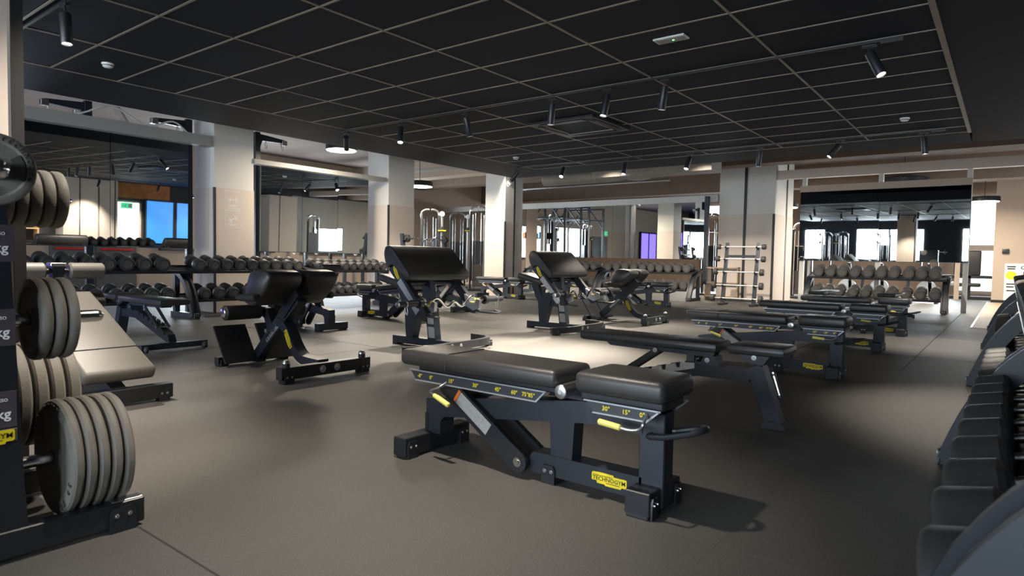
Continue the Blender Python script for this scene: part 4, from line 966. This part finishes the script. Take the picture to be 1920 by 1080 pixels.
rig(6.55,'tall navy rig post just right of the pictogram column',PI/2)
b=MB(); b.tube(smooth_path([(-11.2,3.4,2.98),(-11.0,3.7,3.05),(-10.95,4.1,3.22),(-10.95,4.6,3.02),(-10.95,5.0,3.15),(-10.95,5.25,3.0)],5),.014,8); tag(b.build('air_hose','plastic_white'),'pale hose looping over the first mirror','hose')
b=MB(); b.prism([(-11.5,3.3),(-11.3,3.3),(-10.9,2.98),(-11.1,2.98)],4.30,4.34); tag(b.build('slanted_brace','paint_beige'),'slanted beige brace above the first mirror','brace')

# functional rig in the left hall, reflected by the long mirror
def power_rig(label,loc):
    o=thing('pull_up_rig',label,'rig',loc)
    for x in (-.9,.9):
        for y in (-.6,.6): MB().rbox((x-.04,y-.04,0),(x+.04,y+.04,3.2),.005,1).build('upright','steel_black',o)
    for y in (-.6,.6): MB().rbox((-.94,y-.03,2.62),(.94,y+.03,2.7),.005,1).build('top_bar','steel_black',o)
    for x in (-.9,0,.9): MB().cyl((x,-.6,2.64),(x,.6,2.64),.02,10).build('pull_bar','steel_black',o)
    for y in (-.6,.6):
        for s in (-1,1): b=MB(); b.tube([(s*.9,y,2.3),(s*.2,y,3.15)],.03,8); b.build('diagonal_brace','steel_black',o)
        MB().rbox((-.94,y-.03,3.12),(.94,y+.03,3.2),.005,1).build('top_bar','steel_black',o)
    b=MB()
    for x in (-.5,.5): b.cyl((x,0,2.44),(x,0,1.2),.008,6); b.tube(arc3(x,0,1.12,.09),.014,6)
    b.build('hanging_ring','wood_light',o)
def arc3(x,y,z,r): return [(x+r*math.sin(2*PI*k/12),y,z+r*math.cos(2*PI*k/12)) for k in range(13)]
power_rig('black pull-up rig standing in the left hall, nearer the windows',(-15.0,10.3,0))
power_rig('black pull-up rig standing in the left hall, beyond the columns',(-14.9,12.3,0))
def exit_sign(label,loc,rz):
    o=thing('exit_sign',label,'sign',loc,rz); MB().rbox((-.19,-.012,-.10),(.19,.012,.10),.003,1).build('panel','exit_green',o)
    b=MB(); b.box((-.16,-.015,-.07),(-.05,-.0122,.07)); b.lathe([(0,.016),(.003,.016)],(.03,-.0122,.05),(0,-1,0),12)
    R=rot('Y',-25); b.box((-.012,-.015,-.045),(.014,-.0122,.035),T(.03,0,0)@R); b.box((-.04,-.015,.005),(.05,-.0122,.018),T(.035,0,.0)@rot('Y',20)); b.box((-.008,-.015,-.05),(.008,-.0122,0),T(.055,0,-.03)@rot('Y',-40)); b.box((-.008,-.015,-.05),(.008,-.0122,0),T(.0,0,-.03)@rot('Y',40))
    b.prism([(.09,-.012),(.13,-.012),(.13,-.03),(.165,0),(.13,.03),(.13,.012),(.09,.012)],-.015,-.0122); b.build('running_figure','plastic_white',o,0)
exit_sign('green exit sign on the beige wall of the left hall',(-16.46,5.2,2.28),PI/2)
exit_sign('green exit sign over the doorway in the right wall',(3.18,9.65,2.02),-PI/2)

# ================================================================== RIGHT WALL, seen in the left mirrors
def panel_column(y0,y1,label):
    o=struct('column',MB().box((2.75,y0,0),(3.45,y1,3.0)),'paint_beige',label,'column'); MB().box((2.74,y0+.45,0),(2.752,y0+.48,3.0)).build('trim_strip','trim_black',o,0)
panel_column(7.6,8.6,'beige column of the right wall, reflected in the first mirror')
panel_column(8.65,9.2,'narrow beige column of the right wall beside the doorway')
panel_column(14.9,16.2,'beige column of the right wall past the blue windows')
o=thing('door_3','beige doorway with glass panels in the right wall','door',(3.3,9.7,0)); o['kind']='structure'
for y in (-.48,.42): MB().box((0,y,0),(.08,y+.06,2.2)).build('door_frame','paint_tan',o,0)
MB().box((0,-.48,2.14),(.08,.48,2.2)).build('door_frame','paint_tan',o,0); MB().box((.04,-.42,0),(.06,.42,2.14)).build('pane','white_glow',o,0)  # pane carries its own glow, no lamp behind it
for z in (.7,1.3): MB().box((.02,-.42,z),(.07,.42,z+.03)).build('door_bar','wood_box',o,0)
tag(MB().box((3.38,9.2,2.3),(3.44,11.2,3.0)).build('wall_mural','mural_orange',None,0),'orange brown wall mural over the doorway of the right wall','mural')
for k,(a,b_) in enumerate(((10.35,11.35),(11.42,12.3))):
    o=thing('window_%d'%nw,'blue lit glass panel of the right wall, %s of two'%('nearer','farther')[k],'window'); o['kind']='structure'; nw+=1
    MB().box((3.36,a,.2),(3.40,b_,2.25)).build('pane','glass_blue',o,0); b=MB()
    for y in (a,b_): b.box((3.33,y-.03,0),(3.45,y+.03,2.3))
    b.box((3.33,a,2.25),(3.45,b_,2.32)); b.build('window_frame','steel_black',o,0)
o=thing('storage_shelf','wooden storage shelf against the right wall','shelf',(3.2,6.5,0))
for z in (0.1,.6,1.1,1.6): MB().rbox((-.2,-.5,z),(.2,.5,z+.03),.003,1).build('shelf_board','wood_box',o)
for y in (-.5,.5): MB().rbox((-.2,y-.02,0),(.2,y+.02,1.65),.003,1).build('side_panel','wood_box',o)
# machines behind the viewpoint, reflected in the hanging mirror
for k,x in enumerate((-8.0,-7.2,-5.2)): cable_tower('cable machine behind the viewpoint, %s from the dark corner'%ORD[k],(x,-4.3,0),PI,2.2)

# ================================================================== FAR END
o=thing('leg_machine','dark seated exercise machine in the white room at the far right','machine',(-1.0,25.0,0))
MB().rbox((-.30,-.05,.75),(.30,.12,1.55),.05,3).build('back_pad','leather',o); MB().rbox((-.06,-.06,.05),(.06,.06,.8),.006,1).build('post','steel_black',o)
MB().rbox((-.85,-.06,.66),(.70,.06,.76),.006,1).build('cross_bar','steel_black',o); MB().rbox((-.75,-.2,0),(.75,.2,.10),.008,1).build('base','steel_black',o)
MB().rbox((-.36,-.35,.40),(.32,.1,.52),.04,3).build('seat_pad','leather',o); MB().cyl((-.42,-.3,.48),(-.42,.1,.48),.07,16,.01).build('roller','satin_steel',o)
tag(MB().box((-1.35,25.9,.25),(.5,25.985,1.55)).build('glow_panel','white_glow',None,0),'white wall panel given its own glow behind the dark machine at the far right','panel')  # both panels: brightness of the lit white wall put in as glow
tag(MB().box((-2.0,25.9,1.75),(.6,25.985,2.95)).build('glow_panel','white_glow',None,0),'white wall panel given its own glow high in the white room at the far right','panel')
o=thing('wooden_cabinet','open wooden shelf unit behind the right end of the far mirror rack','shelf',(-6.0,17.25,0))
for z in (.08,.45,.85): MB().rbox((-.55,-.2,z),(.35,.2,z+.035),.004,1).build('shelf_board','wood_light',o)
for x in (-.55,.32): MB().rbox((x,-.2,0),(x+.035,.2,.9),.004,1).build('side_panel','wood_light',o)
for k,(x,y) in enumerate(((-2.0,21.0),(-3.2,21.4),(-3.9,20.6))):
    o=thing('exercise_bike','dark exercise bike behind the hanging mirror, %s from the white doorway'%ORD[k],'bike',(x,y,0))
    MB().rbox((-.5,-.25,0),(-.42,.25,.07),.005,1).build('rear_foot','steel_black',o); MB().rbox((.42,-.25,0),(.5,.25,.07),.005,1).build('front_foot','steel_black',o)
    MB().prism([(-.46,.05),(.46,.05),(.40,.14),(-.40,.14)],-.04,.04).build('base_beam','steel_black',o)
    MB().lathe([(-.03,.2),(-.025,.24),(.025,.24),(.03,.2)],(.22,0,.38),(0,1,0),24).build('flywheel','satin_steel',o)
    MB().prism([(-.30,.12),(-.22,.12),(-.14,.80),(-.22,.80)],-.03,.03).build('seat_post','steel_black',o); MB().rbox((-.32,-.11,.79),(-.05,.11,.86),.03,2).build('saddle','leather',o)
    MB().prism([(.28,.12),(.36,.12),(.30,1.05),(.22,1.05)],-.03,.03).build('front_post','steel_black',o); MB().tube([(.26,-.24,1.06),(.24,-.2,1.08),(.24,.2,1.08),(.26,.24,1.06)],.016,8).build('handlebar','steel_black',o)
cable_tower('cable machine against the right wall beside the far window',(2.6,16.9,0),PI/2,2.3)
cable_tower('cable machine behind the square column with the curl bar rack',(-14.4,13.1,0),PI/4,2.3)
cable_tower('cable machine in the left hall nearest the dark wall mirror',(-14.6,15.9,0),PI/4,2.5)
